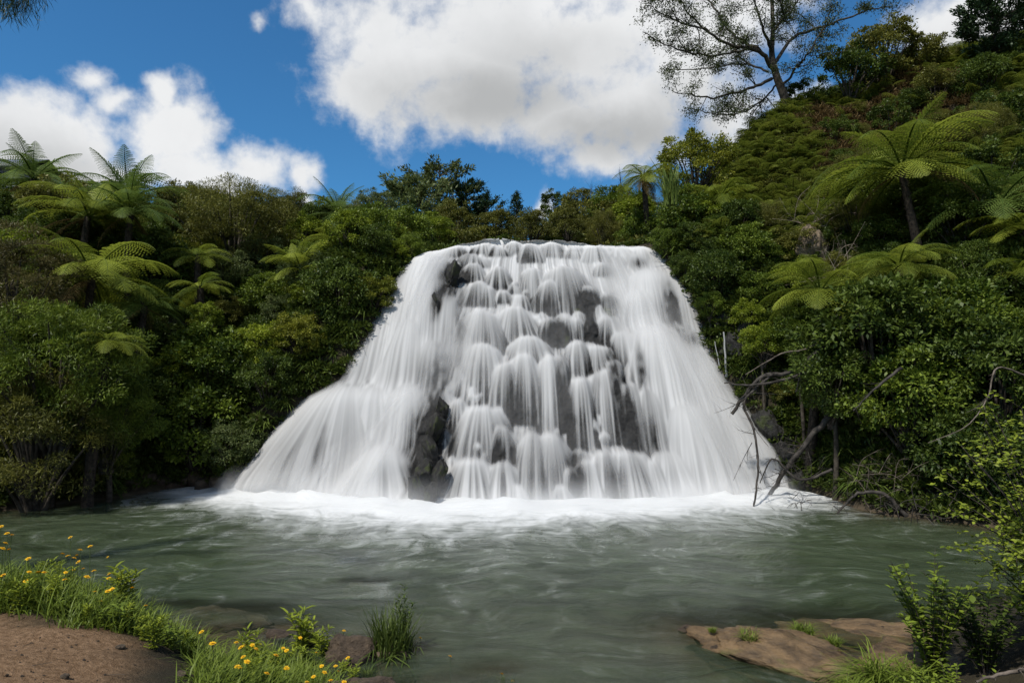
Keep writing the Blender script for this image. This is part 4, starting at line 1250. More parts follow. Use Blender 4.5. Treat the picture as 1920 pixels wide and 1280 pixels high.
# overhanging pine at the top left (its trunk stands outside the picture)
bx, by = -10.5, 8.5
t = empty('pine_tree', (bx, by, th(bx, by))); mb = MB(); z0 = th(bx, by)
limb(mb, [(0, 0, -.3), (.1, 0, 3), (0, .1, 7), (.1, 0, 10)], .25, .12, 8)
e = at(110, -55, 8.2) - np.array([bx, by, z0])
c = limb(mb, [(0, 0, 7.0), e * .5 + np.array([0, 0, 4.6]) * .9, e + np.array([0, 0, .2])], .08, .02, 6)
c2 = limb(mb, [c[9], at(30, -45, 8.0) - np.array([bx, by, z0]), at(60, -30, 7.8) - np.array([bx, by, z0])], .03, .01, 5)
mb.build('trunk', M['bark'], t)
C = np.concatenate([c[8:], c2[3:], at(20, -12, 8) - np.array([bx, by, z0]) + rs.normal(size=(12, 3)) * .12]); C = np.repeat(C, 90, 0); n = len(C)
C = C + rs.normal(size=(n, 3)) * np.array([.10, .10, .07])
V, F, tt = leaves(C, rs.normal(size=(n, 3)) * .45 + np.array([0, 0, -1]), rs.normal(size=(n, 3)), .15 * (.6 + .8 * rs.random(n)), .007, .5 + .5 * (rs.random(n) - .5))
obj('crown', mesh_np('crown', V, F, M['leaf_pine'], {'tint': tt}), t)
tag(t, 'pine whose needle tips hang into the top left corner', 'pine tree')
# ------------------------------------------------------------------ rocks
def rock_mesh(seed, mat, sub=4, planes=16, rough=.05):
    r = np.random.default_rng(seed)
    bm = bmesh.new(); bmesh.ops.create_icosphere(bm, subdivisions=sub, radius=1.0)
    V = np.array([v.co[:] for v in bm.verts]); F = np.array([[v.index for v in f.verts] for f in bm.faces]); bm.free()
    N = unit(r.normal(size=(planes, 3))); d = .62 + .38 * r.random(planes)
    D_ = V @ N.T
    rad = np.min(np.where(D_ > .05, d[None] / np.maximum(D_, .05), 9), 1)
    rad = np.minimum(rad, 1.15)
    nz = fbm(V[:, 0] * 3 + V[:, 2] * 2 + 40, V[:, 1] * 3 - V[:, 2] * 1.5 + 40, seed, 5, .6) - .5
    P = V * (rad * (1 + rough * 4 * nz))[:, None]
    return mesh_np('rock', P, F, M[mat], None, True)


def rock_px(px, py, rx, ry, mesh, parent, off=.0, dep=.8, name='rock', rot=None):
    p = fall_hit(px, py, off); k = p[1] / FPX
    o = obj(name, mesh, parent, p)
    o.scale = (rx * k, max(rx, ry) * k * dep, ry * k)
    o.rotation_euler = rot or (0, 0, 0)
    return o


WR = [rock_mesh(s, 'wet_rock', 5, 26, .11) for s in range(50, 56)]
for i, (px, py, rx, ry, off) in enumerate([(828, 770, 15, 30, .06), (812, 806, 18, 34, .03), (806, 845, 20, 36, .0), (798, 888, 22, 34, -.02), (822, 890, 18, 38, .0), (780, 916, 16, 30, -.02), (808, 926, 22, 26, -.06), (847, 517, 14, 30, .12),
                                         (818, 568, 8, 26, .14)]):
    rock_px(px, py, rx, ry, WR[i % 6], cliff, off, .7, rot=(0, .3 * math.sin(i * 2.1), i * 1.3 if rx > 20 else 0))

# mossy rock face right of the fall
for i, (px, py, rx, ry) in enumerate([(1352, 610, 26, 34), (1375, 650, 30, 36), (1400, 620, 26, 30), (1440, 800, 30, 40), (1480, 860, 30, 44), (1500, 905, 34, 30)]):
    p = ground_hit(px, py); k = p[1] / FPX
    o = obj('rock', WR[(i + 2) % 6], ground, p); o.scale = (rx * k, rx * k, ry * k); o.rotation_euler = (0, .2 * i, i)
# stones along the left waterline
for i, px in enumerate(range(235, 440, 22)):
    p = ground_hit(px, 905 + 8 * math.sin(i * 2)); s = .22 + .12 * math.sin(i * 3.3) ** 2
    o = obj('stone', rock_mesh(70 + i % 4, 'river_stone', 3), None, (p[0], p[1], max(p[2], 0) + .02)); o.scale = (s * 1.5, s, s * .8); o.rotation_euler = (0, 0, i)
    tag(o, 'brown stone lying along the dark left waterline', 'stone', 'stones along the left waterline')

bl_ = rock_mesh(81, 'boulder', 4, 14, .05)
p = at(1522, 462, ground_hit(1522, 492)[1] - .3)
o = obj('boulder', bl_, None, (p[0], p[1], p[2])); k = p[1] / FPX
o.scale = (27 * k, 30 * k, 40 * k); o.rotation_euler = (.1, .25, .5)
tag(o, 'tan boulder perched on the right slope above the bright fern', 'boulder')
p = ground_hit(1530, 535); o = obj('stone', rock_mesh(82, 'boulder', 3), None, (p[0], p[1], p[2] + .1)); o.scale = (.35, .3, .22)
tag(o, 'small pale stone beside the bright fern under the boulder', 'stone')

# river slabs in the foreground


def slab(name, a, b, w, h, z, mat, seed, label, cat='rock'):
    a = np.array(a, float); b = np.array(b, float); c = (a + b) / 2; l = np.linalg.norm(b - a) / 2
    o = obj(name, rock_mesh(seed, mat, 5, 40, .17), None, (c[0], c[1], z)); o.scale = (l * 1.08, w, h)
    o.rotation_euler = (.05, -.03, math.atan2(b[1] - a[1], b[0] - a[0]))
    tag(o, label, cat); return o


SL = slab('rock_slab', wpt(1305, 1172, .1), wpt(1660, 1262, .1), .62, .32, .01, 'slab', 91, 'long flat brown rock with grass tufts in the right foreground')
slab('rock_slab', wpt(1440, 1150, .05), wpt(1860, 1190, .05), .40, .24, -.12, 'slab', 92, 'low wet brown rock behind the grass tufts at right')
slab('rock_slab', wpt(1600, 1235, .1), wpt(1900, 1270, .1), .7, .30, .0, 'slab', 93, 'brown rock under the long grass at lower right')
slab('sunken_rock', wpt(300, 1128, 0), wpt(500, 1140, 0), .34, .26, -.24, 'river_stone', 94, 'sunken brown rock under thin water near the flower bank')
slab('sunken_rock', wpt(310, 1185, 0), wpt(560, 1175, 0), .30, .20, -.19, 'river_stone', 95, 'sunken brown rock closest to the flower bank')
slab('sunken_rock', wpt(640, 1086, 0), wpt(720, 1088, 0), .22, .14, -.17, 'river_stone', 96, 'small brown rock just under the surface in mid stream')
slab('rock', wpt(600, 1215, .1), wpt(700, 1205, .1), .26, .22, .0, 'river_stone', 97, 'brown rock at the foot of the reed tuft')
slab('rock', wpt(560, 1262, .2), wpt(760, 1290, .1), .30, .22, .0, 'river_stone', 98, 'brown rock among the flowers at the bottom edge')
for i, (px, py) in enumerate([(920, 1250), (860, 1290), (720, 1265)]):
    q = wpt(px, py, 0); slab('sunken_rock', q - .3, q + .3, .2, .18, -.2, 'river_stone', 99 + i, ['sunken stone near the bottom edge left of centre', 'sunken stone at the bottom edge', 'sunken stone below the reed tuft'][i])

# ------------------------------------------------------------------ grass
def blades(P, L, Wd, lean, r, tint=None, droop=.5):
    """curved grass blades: three quads each"""
    n = len(P); a = r.random(n) * 6.283
    hd = np.stack([np.cos(a), np.sin(a), 0 * a], -1); sd = np.stack([-np.sin(a), np.cos(a), 0 * a], -1)
    L = np.broadcast_to(L, n)[:, None]; Wd = np.broadcast_to(Wd, n)[:, None]; le = (lean * (.4 + .9 * r.random(n)))[:, None]
    rows = []
    for t, w in ((0, .8), (.35, 1), (.7, .75), (1, .06)):
        c = P + np.array([0, 0, 1]) * L * (t - droop * le * t ** 2.2) + hd * L * le * t ** 1.6
        rows += [c - sd * Wd * w * .5, c + sd * Wd * w * .5]
    V = np.stack(rows, 1).reshape(-1, 3)
    q = np.array([[0, 1, 3, 2], [2, 3, 5, 4], [4, 5, 7, 6]])
    F = (np.arange(n)[:, None, None] * 8 + q[None]).reshape(-1, 4)
    if tint is None: tint = np.clip(.5 + .7 * (r.random(n) - .5), 0, 1)
    return V, F, np.repeat(tint, 8)


def clump_mesh(seed, mat, n, L, Wd, lean, rad, droop=.5, name='blades'):
    r = np.random.default_rng(seed); a = r.random(n) * 6.283; q = rad * np.sqrt(r.random(n))
    P = np.stack([q * np.cos(a), q * np.sin(a), -.03 + 0 * a], -1)
    V, F, t = blades(P, L * (.5 + .7 * r.random(n)), Wd * (.7 + .5 * r.random(n)), lean, r, None, droop)
    return mesh_np(name, V, F, M[mat], {'tint': t})


# ---- ground cover: instanced leafy clumps over the slopes (uncountable)
def unlinked(name, me):
    return bpy.data.objects.new(name, me)


def cover_clump(seed, mat, n, rad, leaf, up=.35):
    r = np.random.default_rng(seed)
    d = unit(r.normal(size=(n, 3))); d[:, 2] = np.abs(d[:, 2]) * .8
    C = d * (rad * r.random(n) ** .4)[:, None]; C[:, 2] *= .7
    V, F, t = leaves(C, unit(d + r.normal(size=(n, 3)) * .6 + np.array([0, 0, up])), unit(np.array([0, 0, 1]) + r.normal(size=(n, 3)) * .5), leaf[0] * (.6 + .8 * r.random(n)), leaf[1], np.clip(.4 + .6 * (r.random(n) - .5), 0, 1))
    return mesh_np('cover_clump', V, F, M[mat], {'tint': t})


def frond_clump(seed, mat, n, L):
    r = np.random.default_rng(seed); Vs = []; Fs = []; Ts = []; k = 0
    fm = [frond_mesh(seed + i, mat, .9 - .3 * i, -.5, pairs=11, m=4, wid=.34) for i in range(2)]
    for i in range(n):
        f = fm[i % 2]; nv = len(f.vertices); V = np.zeros(nv * 3); f.vertices.foreach_get('co', V); V = V.reshape(-1, 3) * L * (.6 + .6 * r.random())
        a = 6.283 * (i + r.random()) / n; c, s = math.cos(a), math.sin(a)
        V = np.stack([V[:, 0] * c - V[:, 1] * s, V[:, 0] * s + V[:, 1] * c, V[:, 2]], -1)
        fl = np.zeros(len(f.loops), dtype=np.int32); f.loops.foreach_get('vertex_index', fl)
        tt = np.zeros(nv); f.attributes['tint'].data.foreach_get('value', tt)
        Vs.append(V); Fs.append(fl.reshape(-1, 4) + k); Ts.append(tt); k += nv
    return mesh_np('frond_clump', np.concatenate(Vs), np.concatenate(Fs), M[mat], {'tint': np.concatenate(Ts)})


def scatter(name, pts, scl, meshes, seed, label=None, cat=None):
    """one stuff object: clumps instanced on points"""
    r = np.random.default_rng(seed)
    me = bpy.data.meshes.new(name); me.vertices.add(len(pts)); me.vertices.foreach_set('co', np.asarray(pts, dtype=np.float32).ravel()); me.update()
    a = me.attributes.new('s', 'FLOAT', 'POINT'); a.data.foreach_set('value', np.asarray(scl, dtype=np.float32))
    a = me.attributes.new('pick', 'INT', 'POINT'); pk_ = r.integers(0, len(meshes), len(pts)); q_ = np.asarray(pts)
    if name == 'bracken':      # brown patches lie together
        pk_ = np.where(fbm(q_[:, 0] * .35 + 60, q_[:, 1] * .35 + 60, 44, 3) + .12 * r.random(len(pts)) > .63, 2, r.integers(0, 2, len(pts)))
    a.data.foreach_set('value', pk_.astype(np.int32))
    rot = np.zeros((len(pts), 3), dtype=np.float32); rot[:, 2] = r.random(len(pts)) * 6.283; rot[:, :2] = r.normal(size=(len(pts), 2)) * .15
    a = me.attributes.new('rot', 'FLOAT_VECTOR', 'POINT'); a.data.foreach_set('vector', rot.ravel())
    o = obj(name, me)
    ng = bpy.data.node_groups.new(name, 'GeometryNodeTree')
    ng.interface.new_socket('Geometry', in_out='INPUT', socket_type='NodeSocketGeometry'); ng.interface.new_socket('Geometry', in_out='OUTPUT', socket_type='NodeSocketGeometry')
    gi = ng.nodes.new('NodeGroupInput'); go = ng.nodes.new('NodeGroupOutput'); join = ng.nodes.new('GeometryNodeJoinGeometry')
    m2p = ng.nodes.new('GeometryNodeMeshToPoints'); ng.links.new(gi.outputs[0], m2p.inputs[0])
    def named(nm, ty):
        nd = ng.nodes.new('GeometryNodeInputNamedAttribute'); nd.data_type = ty; nd.inputs[0].default_value = nm; return nd.outputs[0]
    for i, ms in enumerate(meshes):
        ob = unlinked(name + '_clump', ms)
        oi = ng.nodes.new('GeometryNodeObjectInfo'); oi.inputs[0].default_value = ob
        cmp_ = ng.nodes.new('FunctionNodeCompare'); cmp_.data_type = 'INT'; cmp_.operation = 'EQUAL'
        ng.links.new(named('pick', 'INT'), cmp_.inputs[2]); cmp_.inputs[3].default_value = i
        ip = ng.nodes.new('GeometryNodeInstanceOnPoints')
        ng.links.new(m2p.outputs[0], ip.inputs['Points']); ng.links.new(cmp_.outputs[0], ip.inputs['Selection'])
        ng.links.new(oi.outputs['Geometry'], ip.inputs['Instance'])
        ng.links.new(named('rot', 'FLOAT_VECTOR'), ip.inputs['Rotation']); ng.links.new(named('s', 'FLOAT'), ip.inputs['Scale'])
        ng.links.new(ip.outputs[0], join.inputs[0])
    ng.links.new(join.outputs[0], go.inputs[0])
    md = o.modifiers.new('scatter', 'NODES'); md.node_group = ng
    tag(o, label, cat, None, 'stuff'); return o


def slope_points(n, x0, x1, y0, y1, seed, cond):
    r = np.random.default_rng(seed)
    x = r.uniform(x0, x1, n); y = r.uniform(y0, y1, n); z = terrain(x, y)
    gx = (terrain(x + .2, y) - terrain(x - .2, y)) / .4; gy = (terrain(x, y + .2) - terrain(x, y - .2)) / .4
    st_ = np.sqrt(1 + gx ** 2 + gy ** 2)
    k = cond(x, y, z) & (r.random(n) < st_ / 3.0)
    # not on the wet face of the fall
    on = (x > xL(z) + .1) & (x < xR(z) - .1) & (y > yb(x) - .5) & (y < YLIP + 1.5)
    k &= ~on
    return np.stack([x, y, z + .02], -1)[k], r


cov = [cover_clump(s, 'cover', 150, .34, (.13, .06)) for s in (1, 2, 3)]
P_, r_ = slope_points(26000, -24, -2, 13.5, 40, 31, lambda x, y, z: (z > .12))
scatter('ground_cover', P_, r_.uniform(.6, 1.3, len(P_)), cov, 1, 'low dark leafy undergrowth covering the left bank', 'undergrowth')
P_, r_ = slope_points(22000, 4, 26, 11, 30, 32, lambda x, y, z: (z > .12) & (z < 9.8))
scatter('ground_cover', P_, r_.uniform(.6, 1.2, len(P_)), cov, 2, 'low dark leafy undergrowth covering the right bank', 'undergrowth')
brk = [frond_clump(201, 'bracken', 6, .75), frond_clump(204, 'bracken', 6, .65), cover_clump(9, 'bracken_brown', 110, .34, (.12, .05))]
P_, r_ = slope_points(26000, 6, 36, 22, 46, 33, lambda x, y, z: (z > 7.8))
scatter('bracken', P_, r_.uniform(.6, 1.5, len(P_)), brk, 3, 'bracken fern carpet covering the open hillside on the right', 'bracken')
P_, r_ = slope_points(9000, -12, 14, 25.5, 40, 34, lambda x, y, z: z > 8.25)
scatter('ground_cover', P_, r_.uniform(.7, 1.4, len(P_)), [cover_clump(s, 'leaf_olive', 120, .36, (.13, .05)) for s in (4, 5)], 4, 'low olive scrub along the stream above the fall', 'scrub')

# mossy shrubs and hanging grass that fringe the fall
hang = [clump_mesh(s, 'strap', 70, .75, .028, 1.0, .12, 1.1) for s in (21, 22)]
hk = 0
for (px, py) in [(742, 512), (716, 548), (690, 590), (664, 628), (636, 668), (612, 700), (580, 728), (540, 762), (500, 798), (470, 840), (440, 880), (652, 600), (620, 640), (590, 690)]:
    p = ground_hit(px - 8, py)
    if p is None: continue
    t = empty('grass_clump', p, hk * 1.3, .9 + .3 * math.sin(hk)); obj('blades', hang[hk % 2], t)
    tag(t, 'clump of hanging grass fringing the left edge of the fall', 'grass clump', 'grass fringing the left edge of the fall'); hk += 1
for (px, py) in [(1262, 478), (1292, 520), (1322, 566), (1345, 590), (1372, 640), (1402, 660), (1430, 690), (1395, 700)]:
    p = ground_hit(px + 10, py)
    if p is None: continue
    t = empty('grass_clump', p, hk * 1.3, .8 + .3 * math.sin(hk)); obj('blades', hang[hk % 2], t)
    tag(t, 'clump of hanging grass fringing the right edge of the fall', 'grass clump', 'grass fringing the right edge of the fall'); hk += 1
for i, (px, py, s, lab) in enumerate([(1585, 850, 1.25, 'glossy strap-leaved clump above the water on the right bank'), (1612, 905, 1.2, 'lower glossy strap-leaved clump by the water on the right bank'), (1535, 885, .8, 'yellowing strap-leaved clump beside the big fallen limb'),
                                      (1500, 690, .9, 'strap-leaved clump behind the dead branches'), (1255, 385, 1.3, 'flax clump with upright blades behind the right end of the lip'), (215, 895, .8, 'grass clump on the left shore under the feathery shrub'), (300, 870, .8, 'grass clump at the left waterline')]):
    p = ground_hit(px, py + 14); p = p if p is not None else at(px, py, 20)
    t = empty('strap_clump', (p[0], p[1] - .15, p[2]), i, s); obj('blades', clump_mesh(30 + i, 'strap', 90, 1.0, .04, .35 if i == 4 else .85, .15, .3 if i == 4 else 1.0), t)
    tag(t, lab, 'strap-leaf clump')

# ------------------------------------------------------------------ fallen limbs and dead brush on the right
rs = np.random.default_rng(5)


def dead_limb(pts, r0, r1, label, ntw=6, ln=.5, mat='dead_wood', name='fallen_limb', depth=1, up=0.0):
    W3 = [np.array(at(x, y, Y)) for (x, y, Y) in pts]; o = W3[-1].copy()
    root = empty(name, o); mb = MB()
    c = limb(mb, [w - o for w in W3], r0, r1, 7, r0 * .18, rs)
    br = MB(); twigs(br, c, ntw, ln, max(r1 * .6, .008), rs, .1, .9, depth, None, up)
    mb.build('trunk', M[mat], root); br.build('twigs', M[mat], root)['kind'] = 'stuff'
    tag(root, label, 'branch'); return root


dead_limb([(1575, 760, 17.4), (1520, 820, 17.6), (1478, 875, 17.7), (1438, 936, 17.9)], .085, .05, 'thick dark fallen limb slanting down into the foam', 8, .6)
dead_limb([(1450, 700, 18.0), (1396, 752, 17.9), (1412, 800, 17.6), (1421, 860, 17.3), (1419, 905, 17.1), (1413, 952, 16.95)], .035, .022, 'thin bare branch standing upright in front of the right curtain', 12, .7)
dead_limb([(1560, 690, 17.8), (1480, 700, 18.0), (1425, 710, 18.1), (1372, 776, 18.2)], .07, .045, 'broken dark limb pointing down at the right curtain', 8, .5)
dead_limb([(1560, 684, 17.6), (1470, 712, 17.8), (1410, 722, 17.9), (1358, 718, 18.0)], .05, .018, 'limb lying level toward the right curtain', 7, .4)
dead_limb([(1650, 566, 18.0), (1585, 590, 17.7), (1540, 636, 17.6), (1508, 655, 17.6), (1462, 664, 17.7), (1398, 702, 17.9)], .04, .012, 'long pale bare branch reaching left from the right bank', 8, .5, 'dead_twig')
dead_limb([(1590, 590, 17.7), (1555, 640, 17.5), (1510, 680, 17.4), (1492, 735, 17.4)], .04, .014, 'crooked bare branch hanging behind the fallen limbs', 9, .5)
dead_limb([(1700, 968, 15.7), (1655, 925, 15.8), (1605, 928, 16.0), (1570, 962, 16.0)], .06, .02, 'dark arched branch dipping into the pool at the right bank', 9, .5)
dead_limb([(1560, 880, 17.0), (1500, 900, 17.0), (1450, 860, 17.2), (1425, 905, 17.0)], .04, .012, 'thin tangle of dead branches at the foot of the right curtain', 14, .5)
dead_limb([(1690, 690, 15.8), (1640, 730, 15.7), (1600, 770, 15.8)], .04, .012, 'bare stick leaning among the right bank bushes', 7, .5)
dead_limb([(1925, 705, 11.5), (1870, 690, 11.4), (1850, 750, 11.2), (1810, 800, 11.2), (1740, 830, 11.2)], .016, .006, 'thin pale branch arching out at the right edge', 8, .35, 'dead_twig')
# brush piles
for i, (px, py, w, hpx, n, Y, mat, lab) in enumerate([
    (1655, 850, 55, 50, 26, 16.2, 'dead_twig', 'tangled brown dead bush on the right bank above the water'),
    (1470, 775, 60, 40, 26, 17.6, 'dead_wood', 'dark tangle of dead twigs beside the right curtain'),
    (1530, 395, 60, 50, 34, None, 'dead_pale', 'heap of pale dead sticks on the slope above the boulder'),
    (1565, 480, 40, 60, 26, None, 'dead_pale', 'dead sticks hanging beside the tan boulder'),
    (1530, 930, 70, 16, 16, 16.6, 'dead_wood', 'driftwood tangle along the right waterline'),
    (1720, 900, 60, 50, 20, 15.2, 'dead_wood', 'dark dead brush low on the right bank')]):
    p = ground_hit(px, py + hpx * .5) if Y is None else at(px, py + hpx * .5, Y)
    if Y is None: p = at(px, py + hpx * .3, p[1] - .7)
    k = p[1] / FPX; p = np.array(p); gz = th(p[0], p[1])
    root = empty('dead_brush', (p[0], p[1], gz)); mb = MB(); br = MB()
    top = p[2] - gz
    for j in range(n):
        s = np.array([rs.normal() * w * .5 * k, rs.normal() * .25, max(top, 0) * rs.random() - .05])
        dv = unit(rs.normal(size=3) * np.array([1, .5, .8]) + np.array([0, -.2, .35])) * (hpx * k * (.8 + .9 * rs.random()))
        c = limb(mb, [s, s + dv * .5 + rs.normal(size=3) * .10, s + dv + np.array([0, 0, -.15])], .010, .004, 4)
        twigs(br, c, 5, .35, .005, rs, .2, 1.1, 1, None, 0, 3)
    mb.build('sticks', M[mat], root)['kind'] = 'stuff'; br.build('twigs', M[mat], root)['kind'] = 'stuff'
    tag(root, lab, 'dead brush')

# ------------------------------------------------------------------ small house on the left skyline
hp = at(20, 340, 33); hz = th(hp[0] - 2, 33)
house = empty('house', (hp[0] - 1.9, 34.5, hz))
m, T, out = new_mat('weatherboard'); tc = T.n('ShaderNodeTexCoord').outputs['Object']
principled(T, out, T.mix(T.noise(tc, 3, 4), (0.16, 0.165, 0.18, 1), (0.24, 0.245, 0.26, 1)), .8, .2); M['board'] = m
m, T, out = new_mat('window_glass'); principled(T, out, (0.01, 0.012, 0.015, 1), .08, .5); M['glass'] = m
m, T, out = new_mat('roof_metal'); principled(T, out, (0.10, 0.105, 0.115, 1), .5, .4); M['roof'] = m


def box(mb, c, s):
    c = np.array(c, float); s = np.array(s, float) / 2
    V = np.array([[x, y, z] for x in (-1, 1) for y in (-1, 1) for z in (-1, 1)]) * s + c
    mb.add(V, [[0, 1, 3, 2], [4, 6, 7, 5], [0, 4, 5, 1], [2, 3, 7, 6], [0, 2, 6, 4], [1, 5, 7, 3]])


top_z = at(20, 314, 33)[2] - hz
mb = MB(); box(mb, (0, 0, top_z / 2 - .2), (4.8, 3, top_z + .4)); mb.build('wall', M['board'], house, False)
for k in range(int(top_z / .2)):
    mb = MB(); box(mb, (0, -1.515, .2 * k + .1), (4.8, .03, .17)); mb.build('board', M['board'], house, False)
mb = MB()
mb.add([(-2.7, -1.9, top_z), (2.7, -1.9, top_z), (2.7, 0, top_z + .9), (-2.7, 0, top_z + .9), (2.7, 1.9, top_z), (-2.7, 1.9, top_z), (-2.7, -1.9, top_z - .1), (2.7, -1.9, top_z - .1), (2.7, 1.9, top_z - .1), (-2.7, 1.9, top_z - .1)],
       [[0, 1, 2, 3], [3, 2, 4, 5], [6, 7, 1, 0], [9, 8, 7, 6], [5, 4, 8, 9], [1, 7, 8, 4], [0, 5, 9, 6]])
mb.build('roof', M['roof'], house, False)
mb = MB(); box(mb, (1.25, -1.55, top_z - .62), (.62, .06, .8)); w_ = mb.build('window', M['board'], house, False)
mb = MB(); box(mb, (1.25, -1.57, top_z - .62), (.50, .06, .68)); mb.build('pane', M['glass'], w_, False)
tag(house, 'small grey weatherboard house half hidden by ferns at the left edge', 'house')

# ------------------------------------------------------------------ near bank, left: grass, weeds and yellow flowers
def in_poly(P, x, y):
    k = False
    for i in range(len(P)):
        x0, y0 = P[i]; x1, y1 = P[i - 1]
        if (y0 > y) != (y1 > y) and x < (x1 - x0) * (y - y0) / (y1 - y0) + x0: k = not k
    return k


NEAR = [(-30, 1090), (120, 1095), (230, 1125), (290, 1180), (370, 1215), (405, 1250), (440, 1245), (520, 1240), (600, 1252), (640, 1330), (370, 1330), (385, 1262), (335, 1218), (240, 1188), (130, 1180), (80, 1152), (-30, 1148)]
r_ = np.random.default_rng(61); pts = []
while len(pts) < 700:
    px, py = r_.uniform(-30, 720), r_.uniform(1080, 1330)
    if not in_poly(NEAR, px, py): continue
    h = ground_hit(px, py, 2.5, 20)
    if h is not None and h[2] > -.12: pts.append(h)
pts = np.array(pts)
B = np.repeat(pts, 15, 0) + np.random.default_rng(62).normal(size=(len(pts) * 15, 3)) * np.array([.06, .06, 0])
B[:, 2] = terrain(B[:, 0], B[:, 1]) - .02
V, F, t = blades(B + 0, .10 + .28 * r_.random(len(B)) ** 1.5, .007 + .006 * r_.random(len(B)), .75, r_, np.clip(.45 + .25 * (vnoise(B[:, 0] * 2, B[:, 1] * 2, 4) - .5) + .5 * (r_.random(len(B)) - .5), 0, 1))
tag(obj('grass', mesh_np('grass', V, F, M['grass'], {'tint': t})), 'green grass along the near bank beside the dirt path', 'grass', None, 'stuff')
# ragged grass that hangs over the rim of the path
r_ = np.random.default_rng(63)


def leaf6(C, A, N, L, Wd, tint):
    A = unit(A); S = unit(np.cross(N, A)); N = np.cross(A, S); L = np.asarray(L)[:, None]; Wd = np.asarray(Wd)[:, None]
    b = C; t = C + A * L - N * L * .18
    m1 = C + A * L * .32 + N * L * .06; m2 = C + A * L * .68
    V = np.stack([b, m1 + S * Wd * .46, m2 + S * Wd * .40, t, m2 - S * Wd * .40, m1 - S * Wd * .46, m1 - N * L * .05, m2 - N * L * .07], 1).reshape(-1, 3)
    q = np.array([[0, 6, 1, 1]])
    n = len(C); base_ = np.arange(n)[:, None, None] * 8
    quads = np.array([[0, 6, 7, 3], [0, 6, 7, 3]])
    F = (base_ + np.array([[0, 1, 2, 7], [0, 7, 4, 5], [7, 2, 3, 4]])[None]).reshape(-1, 4)
    return V, F, np.repeat(tint, 8)


def stem_plant(name, seed, nst, H, spread, leaf, mat, nleaf=26, droop=.2, stem_mat='stem', sr=.004, narrow=False, lo=.15):
    """leafy stems springing from one foot; returns (stems mesh, leaves mesh)"""
    r = np.random.default_rng(seed); mb = MB(); Cs, As, Ns = [], [], []
    for i in range(nst):
        a = r.random() * 6.283; sp = spread * (.3 + .8 * r.random()); h = H * (.6 + .5 * r.random())
        e = np.array([math.cos(a) * sp, math.sin(a) * sp, h]); s = np.array([math.cos(a), math.sin(a), 0]) * .03 * r.random()
        c = limb(mb, [s + np.array([0, 0, -.04]), s * .5 + e * np.array([.35, .35, .55]), e], sr, sr * .35, 4)
        q = lo + (1 - lo) * (np.arange(nleaf) + r.random(nleaf) * .5) / nleaf; k = np.clip((q * (len(c) - 1)).astype(int), 0, len(c) - 1)
        az = np.arange(nleaf) * 2.4 + r.random() * 6
        Cs.append(c[k]); As.append(np.stack([np.cos(az), np.sin(az), .55 - droop + 0 * az + .3 * q], -1) + r.normal(size=(nleaf, 3)) * .15); Ns.append(np.stack([-.3 * np.cos(az), -.3 * np.sin(az), 1 + 0 * az], -1))
    C = np.concatenate(Cs); n = len(C)
    V, F, t = leaf6(C, np.concatenate(As), np.concatenate(Ns), leaf[0] * (.6 + .7 * r.random(n)), leaf[1] * (.7 + .5 * r.random(n)), np.clip(.5 + .7 * (r.random(n) - .5), 0, 1))
    return mb.mesh('stems', M[stem_mat]), mesh_np('leaves', V, F, M[mat], {'tint': t})


WEED = [stem_plant('weed', s, 7, .34, .14, (.075, .018), 'leaf_bright', 24, .1) for s in (1, 2)] + [stem_plant('weed', 3, 6, .26, .16, (.085, .035), 'leaf_mid', 14, .3)]
wl = random.Random(4); k = 0
WP = [(15, 1075), (45, 1070), (75, 1085), (100, 1095), (60, 1110), (20, 1120), (130, 1110), (150, 1130), (95, 1135), (180, 1120), (200, 1140), (225, 1150), (165, 1160), (210, 1172), (250, 1170), (270, 1190), (290, 1205), (240, 1145), (130, 1150), (40, 1140), (320, 1210), (355, 1215),
      (440, 1262), (480, 1255), (510, 1262), (540, 1250), (575, 1255), (600, 1262), (560, 1230), (470, 1290), (520, 1290), (420, 1285), (610, 1290), (640, 1272), (660, 1290)]
for (px, py) in WP:
    h = ground_hit(px, py + 12, 2.5, 20)
    s = wl.uniform(.55, .95); w = WEED[wl.randrange(3)]
    t = empty('weed', h, wl.uniform(0, 6), s); obj('stems', w[0], t); obj('leaves', w[1], t)
    far = px < 400
    tag(t, 'leafy green weed among the grass beside the dirt path' if far else 'leafy green weed among the flowers at the bottom edge', 'weed', 'weeds beside the path' if far else 'weeds at the bottom edge')
TALL = [(232, 1100, 1.5, 'tall leafy weed spike at the edge of the flower bank'), (570, 1185, 1.7, 'tall bright green weed above the lower flowers'), (607, 1200, 1.3, 'thin leafy weed beside the tall bright one'), (468, 1205, 1.2, 'green feathery weed behind the lower flowers')]
for (px, py, s, lab) in TALL:
    h = ground_hit(px, py + 55, 2.5, 20); t = empty('weed', h, px, s); w = WEED[0]; obj('stems', w[0], t); obj('leaves', w[1], t); tag(t, lab, 'weed')

